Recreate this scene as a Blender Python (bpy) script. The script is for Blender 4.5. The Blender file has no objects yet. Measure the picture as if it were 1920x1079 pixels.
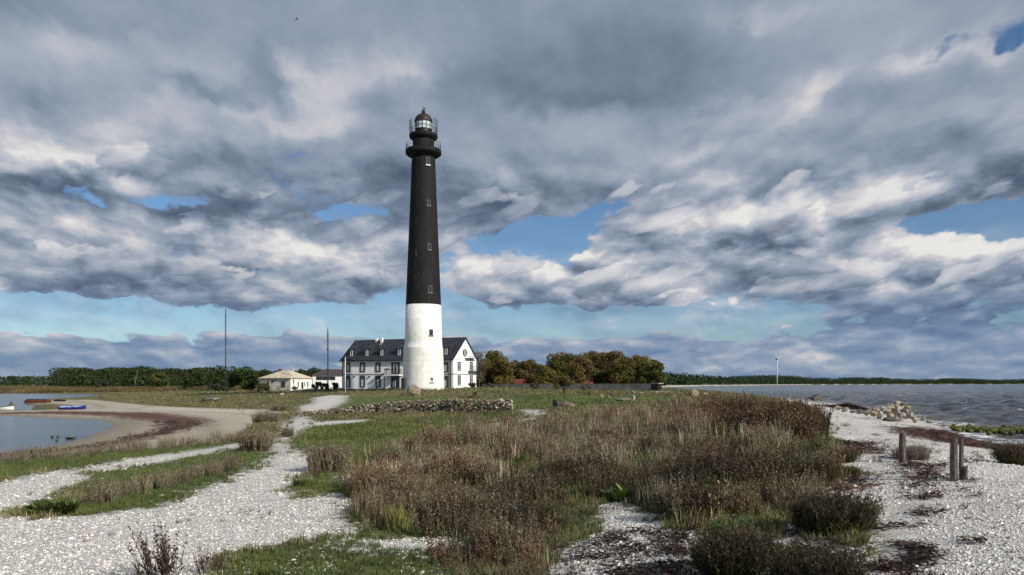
import bpy, bmesh, math, random
import numpy as np
from mathutils import Vector, Matrix, noise as mnoise

# ------------------------------------------------------------------ camera
sc = bpy.context.scene
COL = sc.collection
F = 1420.0                       # focal length in photo pixels (photo 1920 wide)
HORIZ = 719.0                    # photo row of the horizon
CAMZ = 4.2
cam = bpy.data.cameras.new('camera')
cam.sensor_width = 36.0
cam.lens = F / 1920 * 36
cam.clip_start = 0.1
cam.clip_end = 20000
camo = bpy.data.objects.new('camera', cam)
camo.location = (0, 0, CAMZ)
camo.rotation_euler = (math.pi / 2, 0, 0)      # held level; the frame is a crop, hence the lens shift
cam.shift_y = (HORIZ - 539.5) / 1920
COL.objects.link(camo)
sc.camera = camo

def ray(px, py):
    """direction of a photo pixel, in world axes"""
    return Vector((px - 960.0, F, HORIZ - py)).normalized()

def atY(px, py, Y):
    """the point of the vertical plane at depth Y seen at a photo pixel"""
    d = ray(px, py)
    k = Y / d.y
    return Vector((d.x * k, Y, CAMZ + d.z * k))

def atZ(px, py, z=0.0):
    d = ray(px, py)
    k = (z - CAMZ) / d.z
    return Vector((d.x * k, d.y * k, z))

# ------------------------------------------------------------------ sun
SUN_AZ = math.radians(50)        # to the right of straight-back-over-the-shoulder
SUN_EL = math.radians(29)
sd = Vector((math.sin(SUN_AZ) * math.cos(SUN_EL), -math.cos(SUN_AZ) * math.cos(SUN_EL), math.sin(SUN_EL)))
sun = bpy.data.lights.new('sun', 'SUN')
sun.energy = 4.9
sun.angle = math.radians(0.6)
sun.color = (1.0, 0.93, 0.82)
suno = bpy.data.objects.new('sun', sun)
suno.rotation_euler = sd.to_track_quat('Z', 'Y').to_euler()
COL.objects.link(suno)

# ------------------------------------------------------------------ view
sc.view_settings.view_transform = 'Standard'
sc.view_settings.look = 'None'
sc.view_settings.exposure = 0.0
sc.view_settings.gamma = 1.0
sc.cycles.use_adaptive_sampling = True
sc.cycles.adaptive_threshold = 0.02
sc.cycles.adaptive_min_samples = 10
sc.cycles.max_bounces = 6
sc.cycles.diffuse_bounces = 2
sc.cycles.glossy_bounces = 3

def lin(r, g, b):
    def f(c):
        c /= 255.0
        return c / 12.92 if c <= 0.04045 else ((c + 0.055) / 1.055) ** 2.4
    return (f(r), f(g), f(b), 1.0)

# ------------------------------------------------------------------ world
W = bpy.data.worlds.new('World')
sc.world = W
W.use_nodes = True
nt = W.node_tree
nt.nodes.clear()
W.cycles.sampling_method = 'MANUAL'
W.cycles.sample_map_resolution = 512

class NB:
    """tiny node-tree builder"""
    def __init__(self, tree): self.t = tree
    def n(self, kind, **kw):
        nd = self.t.nodes.new(kind)
        for k, v in kw.items(): setattr(nd, k, v)
        return nd
    def put(self, sock, v):
        if isinstance(v, bpy.types.NodeSocket): self.t.links.new(v, sock)
        else: sock.default_value = v
    def math(self, op, a, b=0.0, c=0.0, clamp=False):
        nd = self.n('ShaderNodeMath', operation=op, use_clamp=clamp)
        self.put(nd.inputs[0], a); self.put(nd.inputs[1], b); self.put(nd.inputs[2], c)
        return nd.outputs[0]
    def vmath(self, op, a, b=(0, 0, 0)):
        nd = self.n('ShaderNodeVectorMath', operation=op)
        self.put(nd.inputs[0], a); self.put(nd.inputs[1], b)
        return nd.outputs[0] if op not in ('DOT_PRODUCT', 'LENGTH', 'DISTANCE') else nd.outputs['Value']
    def xyz(self, x, y, z=0.0):
        nd = self.n('ShaderNodeCombineXYZ')
        self.put(nd.inputs[0], x); self.put(nd.inputs[1], y); self.put(nd.inputs[2], z)
        return nd.outputs[0]
    def sep(self, v):
        nd = self.n('ShaderNodeSeparateXYZ'); self.put(nd.inputs[0], v)
        return nd.outputs
    def noise(self, v, scale, detail=4, rough=0.55, lac=2.0, dist=0.0, dims='3D', w=0.0):
        nd = self.n('ShaderNodeTexNoise', noise_dimensions=dims)
        self.put(nd.inputs['Vector'], v)
        nd.inputs['Scale'].default_value = scale; nd.inputs['Detail'].default_value = detail
        nd.inputs['Roughness'].default_value = rough; nd.inputs['Lacunarity'].default_value = lac
        nd.inputs['Distortion'].default_value = dist
        return nd
    def vor(self, v, scale, feature='F1', detail=0, rough=0.5, rnd=1.0, smooth=None, dims='3D'):
        nd = self.n('ShaderNodeTexVoronoi', feature=feature, voronoi_dimensions=dims)
        self.put(nd.inputs['Vector'], v)
        nd.inputs['Scale'].default_value = scale
        if 'Detail' in nd.inputs: nd.inputs['Detail'].default_value = detail
        if 'Roughness' in nd.inputs: nd.inputs['Roughness'].default_value = rough
        if 'Randomness' in nd.inputs: nd.inputs['Randomness'].default_value = rnd
        if smooth is not None: nd.inputs['Smoothness'].default_value = smooth
        return nd
    def ramp(self, f, stops, interp='LINEAR'):
        nd = self.n('ShaderNodeValToRGB'); self.put(nd.inputs[0], f)
        cr = nd.color_ramp; cr.interpolation = interp
        while len(cr.elements) < len(stops): cr.elements.new(0.5)
        for e, (p, c) in zip(cr.elements, stops):
            e.position = p
            e.color = c if len(c) == 4 else (c[0], c[1], c[2], 1)
        return nd.outputs[0]
    def smooth(self, f, a, b, lo=0.0, hi=1.0):
        nd = self.n('ShaderNodeMapRange', interpolation_type='SMOOTHSTEP')
        self.put(nd.inputs[0], f); self.put(nd.inputs[1], a); self.put(nd.inputs[2], b)
        nd.inputs[3].default_value = lo; nd.inputs[4].default_value = hi
        return nd.outputs[0]
    def lmap(self, f, a, b, lo=0.0, hi=1.0):
        nd = self.n('ShaderNodeMapRange')
        self.put(nd.inputs[0], f); nd.inputs[1].default_value = a; nd.inputs[2].default_value = b
        nd.inputs[3].default_value = lo; nd.inputs[4].default_value = hi
        return nd.outputs[0]
    def mix(self, f, a, b, mode='MIX'):
        nd = self.n('ShaderNodeMix', data_type='RGBA', blend_type=mode)
        self.put(nd.inputs[0], f); self.put(nd.inputs[6], a); self.put(nd.inputs[7], b)
        return nd.outputs[2]

def azel(px, py):
    d = ray(px, py)
    return math.degrees(math.atan2(d.x, d.y)), math.degrees(math.asin(d.z))

def blob(px, py, rx, ry, rot, w):
    """a soft ellipse of the cloud layout, kept as azimuth / elevation in degrees"""
    a, e = azel(px, py)
    k = math.degrees(1 / F)
    cx, cy = (px - 960) / F, (HORIZ - py) / F
    return (a, e, rx * k / (1 + cx * cx), ry * k / (1 + cy * cy * 0.7) / math.sqrt(1 + cx * cx), math.radians(rot), w)

COVER = [blob(*t) for t in [
    # open sky (negative) and thick cloud (positive): photo px, py, rx, ry, tilt, weight
    (265, 372, 110, 20, 5, -.62), (400, 385, 50, 14, 0, -.3), (650, 402, 85, 20, 0, -.62), (100, 210, 200, 80, 0, .35), (190, 100, 260, 80, 0, .2),
    (1010, 452, 75, 40, 0, -1.0), (1120, 402, 150, 17, 8, -.75), (1840, 412, 130, 20, 6, -.85), (1730, 318, 70, 16, 0, -.7),
    (1580, 395, 20, 20, 0, .3), (1830, 88, 170, 34, 8, -.85), (1590, 130, 110, 20, 25, -.45),
    (110, 585, 160, 26, 0, -1.0), (620, 588, 170, 20, 0, -1.0), (340, 606, 420, 13, 0, -.8), (480, 572, 40, 14, 0, .5),
    (1120, 602, 330, 21, 0, -1.1), (900, 592, 70, 12, 0, -.6), (1330, 622, 110, 12, 0, -.6),
    (-200, 590, 200, 30, 0, -.8), (2100, 400, 200, 30, 0, -.7), (565, 10, 60, 12, 0, -.2),
    (360, 545, 190, 40, 0, .65), (130, 470, 240, 60, 0, .55), (620, 510, 110, 50, 0, .55), (10, 575, 40, 22, 0, .7),
    (880, 490, 110, 50, 0, .55), (1120, 530, 200, 45, 0, .55), (1450, 415, 240, 32, 0, .5), (1700, 520, 320, 80, 0, .55), (1380, 545, 160, 36, 0, .55),
    (1130, 440, 70, 30, 0, .35), (1690, 355, 50, 28, 0, .55), (1840, 360, 110, 34, 0, .5), (880, 400, 120, 50, 0, .4),
    (1750, 610, 250, 20, 0, .3), (450, 410, 60, 25, 0, .35), (540, 412, 60, 20, 0, .3), (130, 640, 120, 26, 0, .2),
    (1700, 650, 220, 24, 0, .2), (1900, 180, 140, 60, 0, .35), (1640, 200, 160, 50, 0, .25), (1400, 40, 200, 40, 0, .2)]]
TONE = [blob(*t) for t in [
    # brighter (positive) and darker (negative) parts of the cloud
    (90, 105, 130, 45, 0, .22), (240, 240, 150, 42, 14, .30), (90, 290, 100, 30, 10, .34), (610, 155, 80, 42, 25, .36),
    (560, 213, 150, 22, 0, .24), (420, 130, 140, 50, 0, .14), (40, 420, 120, 22, 0, .22), (240, 420, 120, 26, 0, .26),
    (500, 462, 70, 26, 0, .42), (640, 482, 80, 24, 0, .60), (225, 500, 60, 12, 10, .26), (870, 462, 80, 26, 0, .30),
    (1690, 345, 50, 22, 0, .55), (1480, 392, 190, 24, 0, .42), (1330, 420, 70, 24, 0, .22), (1150, 420, 60, 14, 0, .18),
    (1700, 128, 80, 24, 0, .26), (1850, 130, 80, 26, 0, .28), (1505, 190, 50, 30, 20, .28), (1390, 212, 90, 34, 20, .18),
    (1760, 462, 230, 20, 0, .34), (1060, 490, 200, 18, 0, .34), (1290, 540, 60, 26, 0, .34), (1460, 20, 130, 20, 0, .14),
    (1460, 48, 40, 14, 0, .16), (1060, 520, 110, 20, 0, .16), (820, 520, 40, 30, 0, .16), (1650, 490, 200, 24, 0, .14),
    (730, 130, 60, 30, 20, .18), (1030, 240, 110, 34, 10, .10), (1380, 582, 110, 8, 0, .15), (1500, 600, 90, 7, 0, .20),
    (1560, 120, 160, 50, 25, .05), (200, 620, 200, 14, 0, .1), (30, 640, 50, 16, 0, .28), (470, 636, 70, 14, 0, .22), (640, 665, 60, 12, 0, .14), (1240, 650, 90, 12, 0, .14), (1700, 640, 120, 12, 0, .14), (1100, 690, 120, 8, 0, .12), (250, 665, 90, 12, 0, -.15),
    (1460, 660, 120, 14, 0, .25), (880, 655, 50, 16, 0, .15), (1400, 245, 140, 40, 10, .1),
    (1140, 130, 210, 74, 0, -.20), (1120, 185, 190, 30, -4, -.18), (545, 150, 56, 46, 20, -.28), (390, 172, 76, 20, 10, -.30),
    (120, 355, 260, 26, -4, -.50), (620, 350, 260, 34, -4, -.30), (900, 395, 200, 40, 0, -.32), (440, 405, 110, 30, 0, -.36),
    (860, 150, 90, 50, 0, -.10), (1480, 345, 220, 22, 10, -.16), (1850, 365, 120, 34, 0, -.34), (360, 572, 180, 20, 0, -.42),
    (250, 530, 260, 24, 0, -.20), (1000, 572, 170, 16, 0, -.36), (1700, 580, 240, 34, 0, -.34), (1500, 520, 130, 26, 0, -.16),
    (1400, 458, 220, 11, 0, -.30), (700, 545, 70, 20, 0, -.18), (130, 40, 260, 26, 0, -.12), (1900, 590, 140, 40, 0, -.20),
    (160, 545, 90, 14, 0, -.2), (1100, 455, 60, 12, 0, -.2), (750, 420, 90, 24, 0, -.2), (560, 10, 300, 60, 0, -.06)]]

def sky_density_group():
    g = bpy.data.node_groups.new('cloud_density', 'ShaderNodeTree')
    g.interface.new_socket('Dir', in_out='INPUT', socket_type='NodeSocketVector')
    g.interface.new_socket('Density', in_out='OUTPUT', socket_type='NodeSocketFloat')
    b = NB(g)
    gi, go = b.n('NodeGroupInput'), b.n('NodeGroupOutput')
    A, E, _ = b.sep(gi.outputs[0])
    # clouds are smaller and flatter towards the horizon: fan the noise space out with elevation
    u = b.math('DIVIDE', A, b.math('ADD', E, 60.0))
    v = b.math('LOGARITHM', b.math('ADD', E, 12.0), math.e)
    P = b.xyz(b.math('MULTIPLY_ADD', u, 2.9, 3.0), b.math('MULTIPLY', v, 1.75), 0.3)
    warp = b.noise(P, 2.2, 2, 0.5, dims='2D')
    wv = b.vmath('MULTIPLY', b.vmath('SUBTRACT', warp.outputs['Color'], (0.5, 0.5, 0.5)), (0.22, 0.20, 0.0))
    P2 = b.vmath('ADD', P, wv)
    n1 = b.noise(P2, 3.0, 7, 0.43, dims='2D').outputs[0]
    P3 = b.vmath('ADD', P2, b.vmath('MULTIPLY', b.vmath('SUBTRACT', b.noise(P, 14.0, 3, 0.6, dims='2D').outputs['Color'], (0.5, 0.5, 0.5)), (0.09, 0.09, 0.0)))
    v1 = b.vor(P3, 5.0, 'F1', 2.5, 0.40, 1.0, dims='2D').outputs['Distance']
    puff = b.lmap(E, 16, 24, 0.95, 0.40)
    d = b.math('MULTIPLY_ADD', b.math('SUBTRACT', n1, 0.5), 1.6, b.math('MULTIPLY', b.math('SUBTRACT', 0.40, v1), puff))
    b.put(go.inputs[0], d)
    return g

def build_sky():
    b = NB(nt)
    tc = b.n('ShaderNodeTexCoord')
    x, y, z = b.sep(tc.outputs['Generated'])
    R2D = 57.29578
    A = b.math('MULTIPLY', b.math('ARCTAN2', x, y), R2D)
    E = b.math('MULTIPLY', b.math('ARCSINE', z), R2D)
    Ec = b.math('MAXIMUM', E, 0.0)
    AE = b.xyz(A, Ec, 0.0)
    grp = sky_density_group()
    def dens(vec):
        nd = b.n('ShaderNodeGroup'); nd.node_tree = grp
        b.put(nd.inputs[0], vec); return nd.outputs[0]
    d0 = dens(AE)
    # towards the light: up and to the right, a step that grows with elevation
    st = b.math('MULTIPLY_ADD', Ec, 0.055, 0.35)
    def shifted(kx, ky):
        return b.xyz(b.math('MULTIPLY_ADD', st, kx, A), b.math('MULTIPLY_ADD', st, ky, Ec), 0.0)
    d1 = dens(shifted(0.5, 0.9))
    d2 = dens(shifted(1.3, 2.6))
    # ragged layout
    s = b.math('ADD', Ec, 12.0)
    wp = b.xyz(b.math('MULTIPLY', b.math('DIVIDE', A, b.math('ADD', Ec, 60.0)), 3.6), b.math('MULTIPLY', b.math('LOGARITHM', s, math.e), 1.75), 4.0)
    wn = b.noise(wp, 3.0, 4, 0.6, dims='2D').outputs['Color']
    amp = b.math('MULTIPLY_ADD', Ec, 0.16, 2.2)
    wv = b.vmath('MULTIPLY', b.vmath('SUBTRACT', wn, (0.5, 0.5, 0.5)), b.xyz(b.math('MULTIPLY', amp, 2.0), amp, 0.0))
    AEw = b.vmath('ADD', AE, wv)
    def layout(blobs, base):
        acc = base
        for (a, e, rx, ry, rot, w) in blobs:
            m = b.n('ShaderNodeMapping', vector_type='TEXTURE')
            b.put(m.inputs[0], AEw)
            m.inputs[1].default_value = (a, e, 0); m.inputs[2].default_value = (0, 0, rot)
            m.inputs[3].default_value = (rx * 1.15, ry * 1.15, 1)
            q = b.vmath('DOT_PRODUCT', m.outputs[0], m.outputs[0])
            acc = b.math('MULTIPLY_ADD', b.math('POWER', 0.36788, q), w, acc)
        return acc
    base = b.ramp(b.lmap(Ec, 0, 40), [(0.0, (1.0,) * 3), (0.06, (1.0,) * 3), (0.10, (.60,) * 3), (0.13, (.50,) * 3), (0.17, (.66,) * 3),
                                      (0.30, (.78,) * 3), (0.36, (1.0,) * 3), (0.7, (1.0,) * 3), (1.0, (.95,) * 3)])
    L = layout(COVER, b.math('MULTIPLY_ADD', base, 1.6, -0.70))
    T = layout(TONE, 0.0)
    D = b.math('ADD', L, b.math('MULTIPLY', d0, b.lmap(Ec, 14, 26, 0.85, 0.55)))
    cover = b.smooth(D, -0.02, 0.27)
    # low cloud near the horizon is thin and hazy
    cover = b.math('MULTIPLY', cover, b.lmap(Ec, 0.0, 6.0, 0.95, 1.0))
    # light on the cloud: rim facing the light bright, far side and base dark
    l1 = b.math('SUBTRACT', d0, d1)
    l2 = b.math('SUBTRACT', d0, d2)
    soft = b.math('MULTIPLY', b.lmap(Ec, 9, 19, 0.50, 0.14), b.lmap(Ec, 1, 6, 0.85, 1.0))
    lit = b.math('MULTIPLY', b.math('MULTIPLY_ADD', l1, 1.05, b.math('MULTIPLY', l2, 0.42)), soft)
    thick = b.math('MULTIPLY', b.math('SUBTRACT', D, 0.35), -0.10)
    S = b.math('ADD', b.math('ADD', lit, b.math('MULTIPLY', T, 0.95)), b.math('ADD', thick, 0.55))
    S = b.math('ADD', S, b.math('MULTIPLY', b.math('SUBTRACT', b.noise(wp, 5.0, 6, 0.6, dims='2D').outputs[0], 0.5), 0.10))
    hi = b.ramp(S, [(0.0, lin(82, 95, 116)), (0.22, lin(106, 119, 138)), (0.42, lin(134, 148, 168)), (0.62, lin(163, 172, 187)),
                    (0.82, lin(200, 200, 206)), (1.0, lin(232, 230, 227))])
    lo = b.ramp(S, [(0.0, lin(88, 112, 150)), (0.35, lin(112, 136, 168)), (0.6, lin(138, 155, 180)), (0.85, lin(176, 182, 196)), (1.0, lin(208, 206, 208))])
    cc = b.mix(b.smooth(Ec, 2.5, 8.0), lo, hi)
    # a nearer row of cumulus in front of the rest, each with a lit crest and a flat grey base
    def shifted2(kx, ky):
        return b.xyz(b.math('ADD', b.math('MULTIPLY_ADD', st, kx, A), 61.0), b.math('MULTIPLY_ADD', st, ky, Ec), 0.0)
    f0 = dens(shifted2(0.0, 0.0)); f1 = dens(shifted2(0.7, 1.7))
    win = b.math('MULTIPLY', b.smooth(Ec, 3.8, 6.5), b.smooth(Ec, 18.0, 13.5))
    DF = b.math('ADD', b.math('MULTIPLY', f0, 1.15), b.math('MULTIPLY_ADD', win, 1.1, b.math('MULTIPLY_ADD', b.math('MINIMUM', L, 0.45), 0.75, -1.14)))
    aF = b.math('MULTIPLY', b.smooth(DF, 0.0, 0.20), 0.80)
    SF = b.math('ADD', b.math('MULTIPLY', b.math('SUBTRACT', f0, f1), 0.60), b.math('MULTIPLY_ADD', T, 0.75, 0.42))
    hiF = b.ramp(SF, [(0.0, lin(86, 98, 120)), (0.22, lin(108, 121, 142)), (0.42, lin(136, 149, 170)), (0.62, lin(170, 177, 191)),
                      (0.82, lin(203, 204, 210)), (1.0, lin(224, 223, 224))])
    cc = b.mix(aF, cc, hiF)
    cover = b.math('MAXIMUM', cover, aF)
    # thin veil between the cloud rows
    cover = b.math('MAXIMUM', cover, b.math('MULTIPLY', b.smooth(Ec, 14.0, 5.0), b.smooth(b.noise(wp, 3.5, 5, 0.6, dims='2D').outputs[0], 0.30, 0.75, 0.10, 0.48)))
    sky = b.n('ShaderNodeTexSky', sky_type='NISHITA')
    sky.sun_disc = False
    sky.sun_elevation = SUN_EL
    sky.sun_rotation = math.atan2(sd.x, sd.y)
    sky.air_density = 1.0; sky.dust_density = 0.2; sky.ozone_density = 2.5
    bg1 = b.n('ShaderNodeBackground'); b.put(bg1.inputs[0], b.mix(1.0, sky.outputs[0], (0.76, 0.93, 1.10, 1), 'MULTIPLY')); bg1.inputs[1].default_value = 0.085
    bg2 = b.n('ShaderNodeBackground'); b.put(bg2.inputs[0], cc); bg2.inputs[1].default_value = 1.0
    mx = b.n('ShaderNodeMixShader')
    b.put(mx.inputs[0], cover); b.put(mx.inputs[1], bg1.outputs[0]); b.put(mx.inputs[2], bg2.outputs[0])
    out = b.n('ShaderNodeOutputWorld')
    b.put(out.inputs[0], mx.outputs[0])
build_sky()
# ------------------------------------------------------------------ helpers: objects and tags
rng = np.random.default_rng(11)
random.seed(5)
def tag(o, label=None, cat=None, group=None, kind=None):
    if label: o['label'] = label
    if cat: o['category'] = cat
    if group: o['group'] = group
    if kind: o['kind'] = kind
    return o
def empty(name, loc=(0, 0, 0), rz=0.0):
    o = bpy.data.objects.new(name, None)
    o.empty_display_size = 0.3
    o.location = loc; o.rotation_euler = (0, 0, rz)
    COL.objects.link(o)
    return o
def link(name, me, mats, parent=None, loc=None, rz=0.0):
    o = bpy.data.objects.new(name, me)
    for m in (mats if isinstance(mats, (list, tuple)) else [mats]): me.materials.append(m)
    if parent is not None: o.parent = parent
    if loc is not None: o.location = loc
    if rz: o.rotation_euler = (0, 0, rz)
    COL.objects.link(o)
    return o
def mesh_np(name, V, Fc, colors=None, smooth=False):
    """mesh from numpy arrays; Fc is (n, 3) or (n, 4); colors per vertex"""
    me = bpy.data.meshes.new(name)
    V = np.asarray(V, np.float32); Fc = np.asarray(Fc, np.int32)
    n, k = Fc.shape
    me.vertices.add(len(V)); me.vertices.foreach_set('co', V.ravel())
    me.loops.add(n * k); me.loops.foreach_set('vertex_index', Fc.ravel())
    me.polygons.add(n)
    me.polygons.foreach_set('loop_start', np.arange(0, n * k, k, dtype=np.int32))
    me.polygons.foreach_set('loop_total', np.full(n, k, np.int32))
    if smooth: me.polygons.foreach_set('use_smooth', np.ones(n, bool))
    me.update(calc_edges=True)
    if colors is not None:
        ca = me.color_attributes.new('Col', 'FLOAT_COLOR', 'POINT')
        c = np.ones((len(V), 4), np.float32); c[:, :colors.shape[1]] = colors
        ca.data.foreach_set('color', c.ravel())
    return me

# ------------------------------------------------------------------ materials
def new_mat(name):
    m = bpy.data.materials.new(name); m.use_nodes = True
    m.node_tree.nodes.clear()
    return m, NB(m.node_tree)
def finish(b, col, rough=0.8, bump=None, bump_str=0.4, bump_dist=0.02, metallic=0.0, spec=0.5, transl=0.0):
    p = b.n('ShaderNodeBsdfPrincipled')
    b.put(p.inputs['Base Color'], col); b.put(p.inputs['Roughness'], rough)
    p.inputs['Metallic'].default_value = metallic
    p.inputs['Specular IOR Level'].default_value = spec
    if bump is not None:
        bn = b.n('ShaderNodeBump'); bn.inputs['Strength'].default_value = bump_str; bn.inputs['Distance'].default_value = bump_dist
        b.put(bn.inputs['Height'], bump); b.put(p.inputs['Normal'], bn.outputs[0])
    sh = p.outputs[0]
    if transl:
        t = b.n('ShaderNodeBsdfTranslucent'); b.put(t.inputs[0], col)
        mx = b.n('ShaderNodeMixShader'); mx.inputs[0].default_value = transl
        b.put(mx.inputs[1], sh); b.put(mx.inputs[2], t.outputs[0]); sh = mx.outputs[0]
    o = b.n('ShaderNodeOutputMaterial'); b.put(o.inputs[0], sh)
    return p
def obj_co(b):
    return b.n('ShaderNodeTexCoord').outputs['Object']
def pos(b):
    return b.n('ShaderNodeNewGeometry').outputs['Position']
def mat_flat(name, c, rough=0.7, var=0.15, scale=3.0, metallic=0.0, bump=0.15, spec=0.4):
    """a plain paint, metal or plaster with slight wear"""
    m, b = new_mat(name)
    n = b.noise(pos(b), scale, 6, 0.6).outputs[0]
    c2 = tuple(x * (1 - var * 1.6) for x in c); c1 = tuple(min(1, x * (1 + var)) for x in c)
    col = b.ramp(n, [(0.3, c2), (0.7, c1)])
    finish(b, col, rough, n, bump, 0.02, metallic, spec)
    return m
def mat_plant(name, transl=0.2, rough=0.75):
    m, b = new_mat(name)
    a = b.n('ShaderNodeVertexColor'); a.layer_name = 'Col'
    finish(b, a.outputs[0], rough, spec=0.2, transl=transl)
    return m
M_plant = mat_plant('plant_tissue')
M_leaf = mat_plant('leaf_tissue', 0.25, 0.6)

# ------------------------------------------------------------------ geometry of land and water
def pxy(px, py, z=0.0):
    v = atZ(px, py, z); return (v.x, v.y)
SEA_COAST = [(26, -400), (28, -30), (28.5, 0), (29.5, 20), (30.5, 38), pxy(1925, 845), pxy(1870, 834), pxy(1800, 813), pxy(1765, 798),
             pxy(1700, 786), pxy(1625, 771), pxy(1560, 759), pxy(1500, 751), (70, 240), (62, 330), (75, 500), (115, 700), (180, 850),
             pxy(1320, 724.6), pxy(1400, 723.6), pxy(1520, 722.0), pxy(1700, 721.2), pxy(1920, 720.8), (4600, 4300), (14000, 8000)]
MAIN = SEA_COAST + [(14000, 16000), (-16000, 16000), (-16000, -400)]
LAG1 = [pxy(*t) for t in [(-700, 960), (-400, 900), (-150, 869), (0, 850), (100, 838), (160, 822), (200, 806), (216, 797), (195, 789),
                          (110, 785), (0, 780), (-200, 777), (-900, 775)]]
LAG2 = [pxy(*t) for t in [(-900, 770.5), (-100, 770.5), (60, 769.5), (66, 761), (45, 756), (50, 751.5), (100, 748.5), (150, 745.5), (185, 742),
                          (190, 740.3), (100, 738.7), (0, 738), (-900, 738)]]
def seg_dist(P, poly, closed=True):
    P = np.asarray(P, np.float64)
    best = np.full(len(P), 1e18)
    n = len(poly)
    for i in range(n if closed else n - 1):
        a = np.array(poly[i]); c = np.array(poly[(i + 1) % n]); ab = c - a
        t = np.clip(((P - a) @ ab) / (ab @ ab), 0, 1)
        dx = P[:, 0] - a[0] - t * ab[0]; dy = P[:, 1] - a[1] - t * ab[1]
        best = np.minimum(best, dx * dx + dy * dy)
    return np.sqrt(best)
def inside(P, poly):
    P = np.asarray(P, np.float64)
    r = np.zeros(len(P), bool); n = len(poly); j = n - 1
    x, y = P[:, 0], P[:, 1]
    for i in range(n):
        xi, yi = poly[i]; xj, yj = poly[j]
        if yi != yj:
            c = ((yi > y) != (yj > y)) & (x < (xj - xi) * (y - yi) / (yj - yi) + xi)
            r ^= c
        j = i
    return r
def sdist(P, poly):
    d = seg_dist(P, poly)
    return np.where(inside(P, poly), d, -d)

CTRL = np.array([
    (0, -10, 2.0), (0, 4, 1.95), (0, 12, 1.85), (5, 12, 1.85), (10, 18, 1.75), (14, 12, 1.85), (-8, 12, 1.65), (-14, 20, 1.35), (-6, 25, 1.6),
    (3, 25, 1.95), (9, 27, 2.1), (9, 34, 2.35), (15, 38, 2.45), (20, 46, 2.3), (10, 46, 2.2), (13, 25, 1.75), (0, 45, 1.95), (-8, 45, 1.9), (-3, 55, 2.1),
    (-20, 45, 1.25), (-14, 75, 1.95), (0, 75, 2.25), (14, 75, 2.3), (28, 75, 1.9), (-18, 103, 2.65), (0, 110, 2.7), (20, 110, 2.6),
    (-35, 110, 2.1), (-15, 127, 3.3), (-4, 132, 3.25), (-19, 142, 3.05), (8, 140, 2.9), (30, 140, 2.6), (-38, 150, 2.75), (-30, 162, 2.9), (-55, 130, 1.9),
    (-45, 165, 2.6), (-90, 150, 1.2), (-70, 125, 1.1), (-12, 160, 3.0), (20, 180, 2.7), (45, 160, 2.2), (-100, 250, 0.9), (-70, 190, 1.9), (-60, 300, 1.5),
    (0, 300, 2.5), (-200, 400, 1.0), (0, 500, 3), (-300, 600, 3), (300, 1500, 3), (1500, 3500, 4), (3500, 6000, 6), (-3000, 3000, 5), (-3000, 0, 4), (-40, 20, .8),
    (-60, -40, 1.4), (0, -200, 3), (20, 0, 1.8), (20, 30, 1.6)], np.float64)
def vnoise(P, scale, seed=0):
    """cheap smooth value noise, vectorised"""
    x = P[:, 0] / scale + seed * 17.3; y = P[:, 1] / scale - seed * 9.1
    xi = np.floor(x).astype(np.int64); yi = np.floor(y).astype(np.int64)
    fx = x - xi; fy = y - yi
    fx = fx * fx * (3 - 2 * fx); fy = fy * fy * (3 - 2 * fy)
    def h(a, c):
        n = (a * 374761393 + c * 668265263 + seed * 974711) & 0xffffffff
        n = ((n ^ (n >> 13)) * 1274126177) & 0xffffffff
        return ((n ^ (n >> 16)) & 0xffff) / 65535.0
    return ((h(xi, yi) * (1 - fx) + h(xi + 1, yi) * fx) * (1 - fy) + (h(xi, yi + 1) * (1 - fx) + h(xi + 1, yi + 1) * fx) * fy) - 0.5
def smin(a, b, k):
    h = np.clip(0.5 + 0.5 * (b - a) / k, 0, 1)
    return b * (1 - h) + a * h - k * h * (1 - h)
def height(P):
    P = np.asarray(P, np.float64)
    out = np.empty(len(P))
    for s in range(0, len(P), 60000):
        Q = P[s:s + 60000]
        d2 = (Q[:, None, 0] - CTRL[None, :, 0]) ** 2 + (Q[:, None, 1] - CTRL[None, :, 1]) ** 2
        w = 1 / (d2 + 6.0 + 0.0004 * (Q[:, 0] ** 2 + Q[:, 1] ** 2)[:, None]) ** 1.6
        zc = (w * CTRL[None, :, 2]).sum(1) / w.sum(1)
        r = np.hypot(Q[:, 0], Q[:, 1])
        zc += vnoise(Q, 9, 1) * (0.22 + .25 * np.clip((r - 60) / 60, 0, 1) * (r < 400)) + vnoise(Q, 3.1, 2) * 0.10 + vnoise(Q, 1.1, 3) * 0.05 + vnoise(Q, 30, 4) * 0.3 * np.clip(r / 80, 0, 1)
        ds, d1, d2_ = sdist(Q, MAIN), -sdist(Q, LAG1), -sdist(Q, LAG2)
        z = smin(zc, 0.10 * ds, 0.3)
        z = smin(z, 0.022 * d1 + 0.02 + np.maximum(d1 - 30, 0) * 0.06, 0.25)
        z = smin(z, 0.02 * d2_ + 0.02 + np.maximum(d2_ - 30, 0) * 0.06, 0.2)
        z = np.where(ds < 0, ds * 0.08, z)
        z = np.where(d1 < 0, d1 * 0.05, z)
        z = np.where(d2_ < 0, d2_ * 0.05, z)
        out[s:s + 60000] = np.clip(z, -2.5, 8)
    return out
def H(x, y):
    return float(height([(x, y)])[0])
def ground_hit(px, py):
    """point of the land surface seen at a photo pixel"""
    d = ray(px, py)
    k = np.geomspace(4, 1500, 900) / d.y
    P = np.stack([d.x * k, d.y * k], 1)
    z = CAMZ + d.z * k
    below = z < np.maximum(height(P), 0.0)
    i = int(np.argmax(below)) if below.any() else len(k) - 1
    return Vector((P[i, 0], P[i, 1], max(float(z[i]), 0)))
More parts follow.
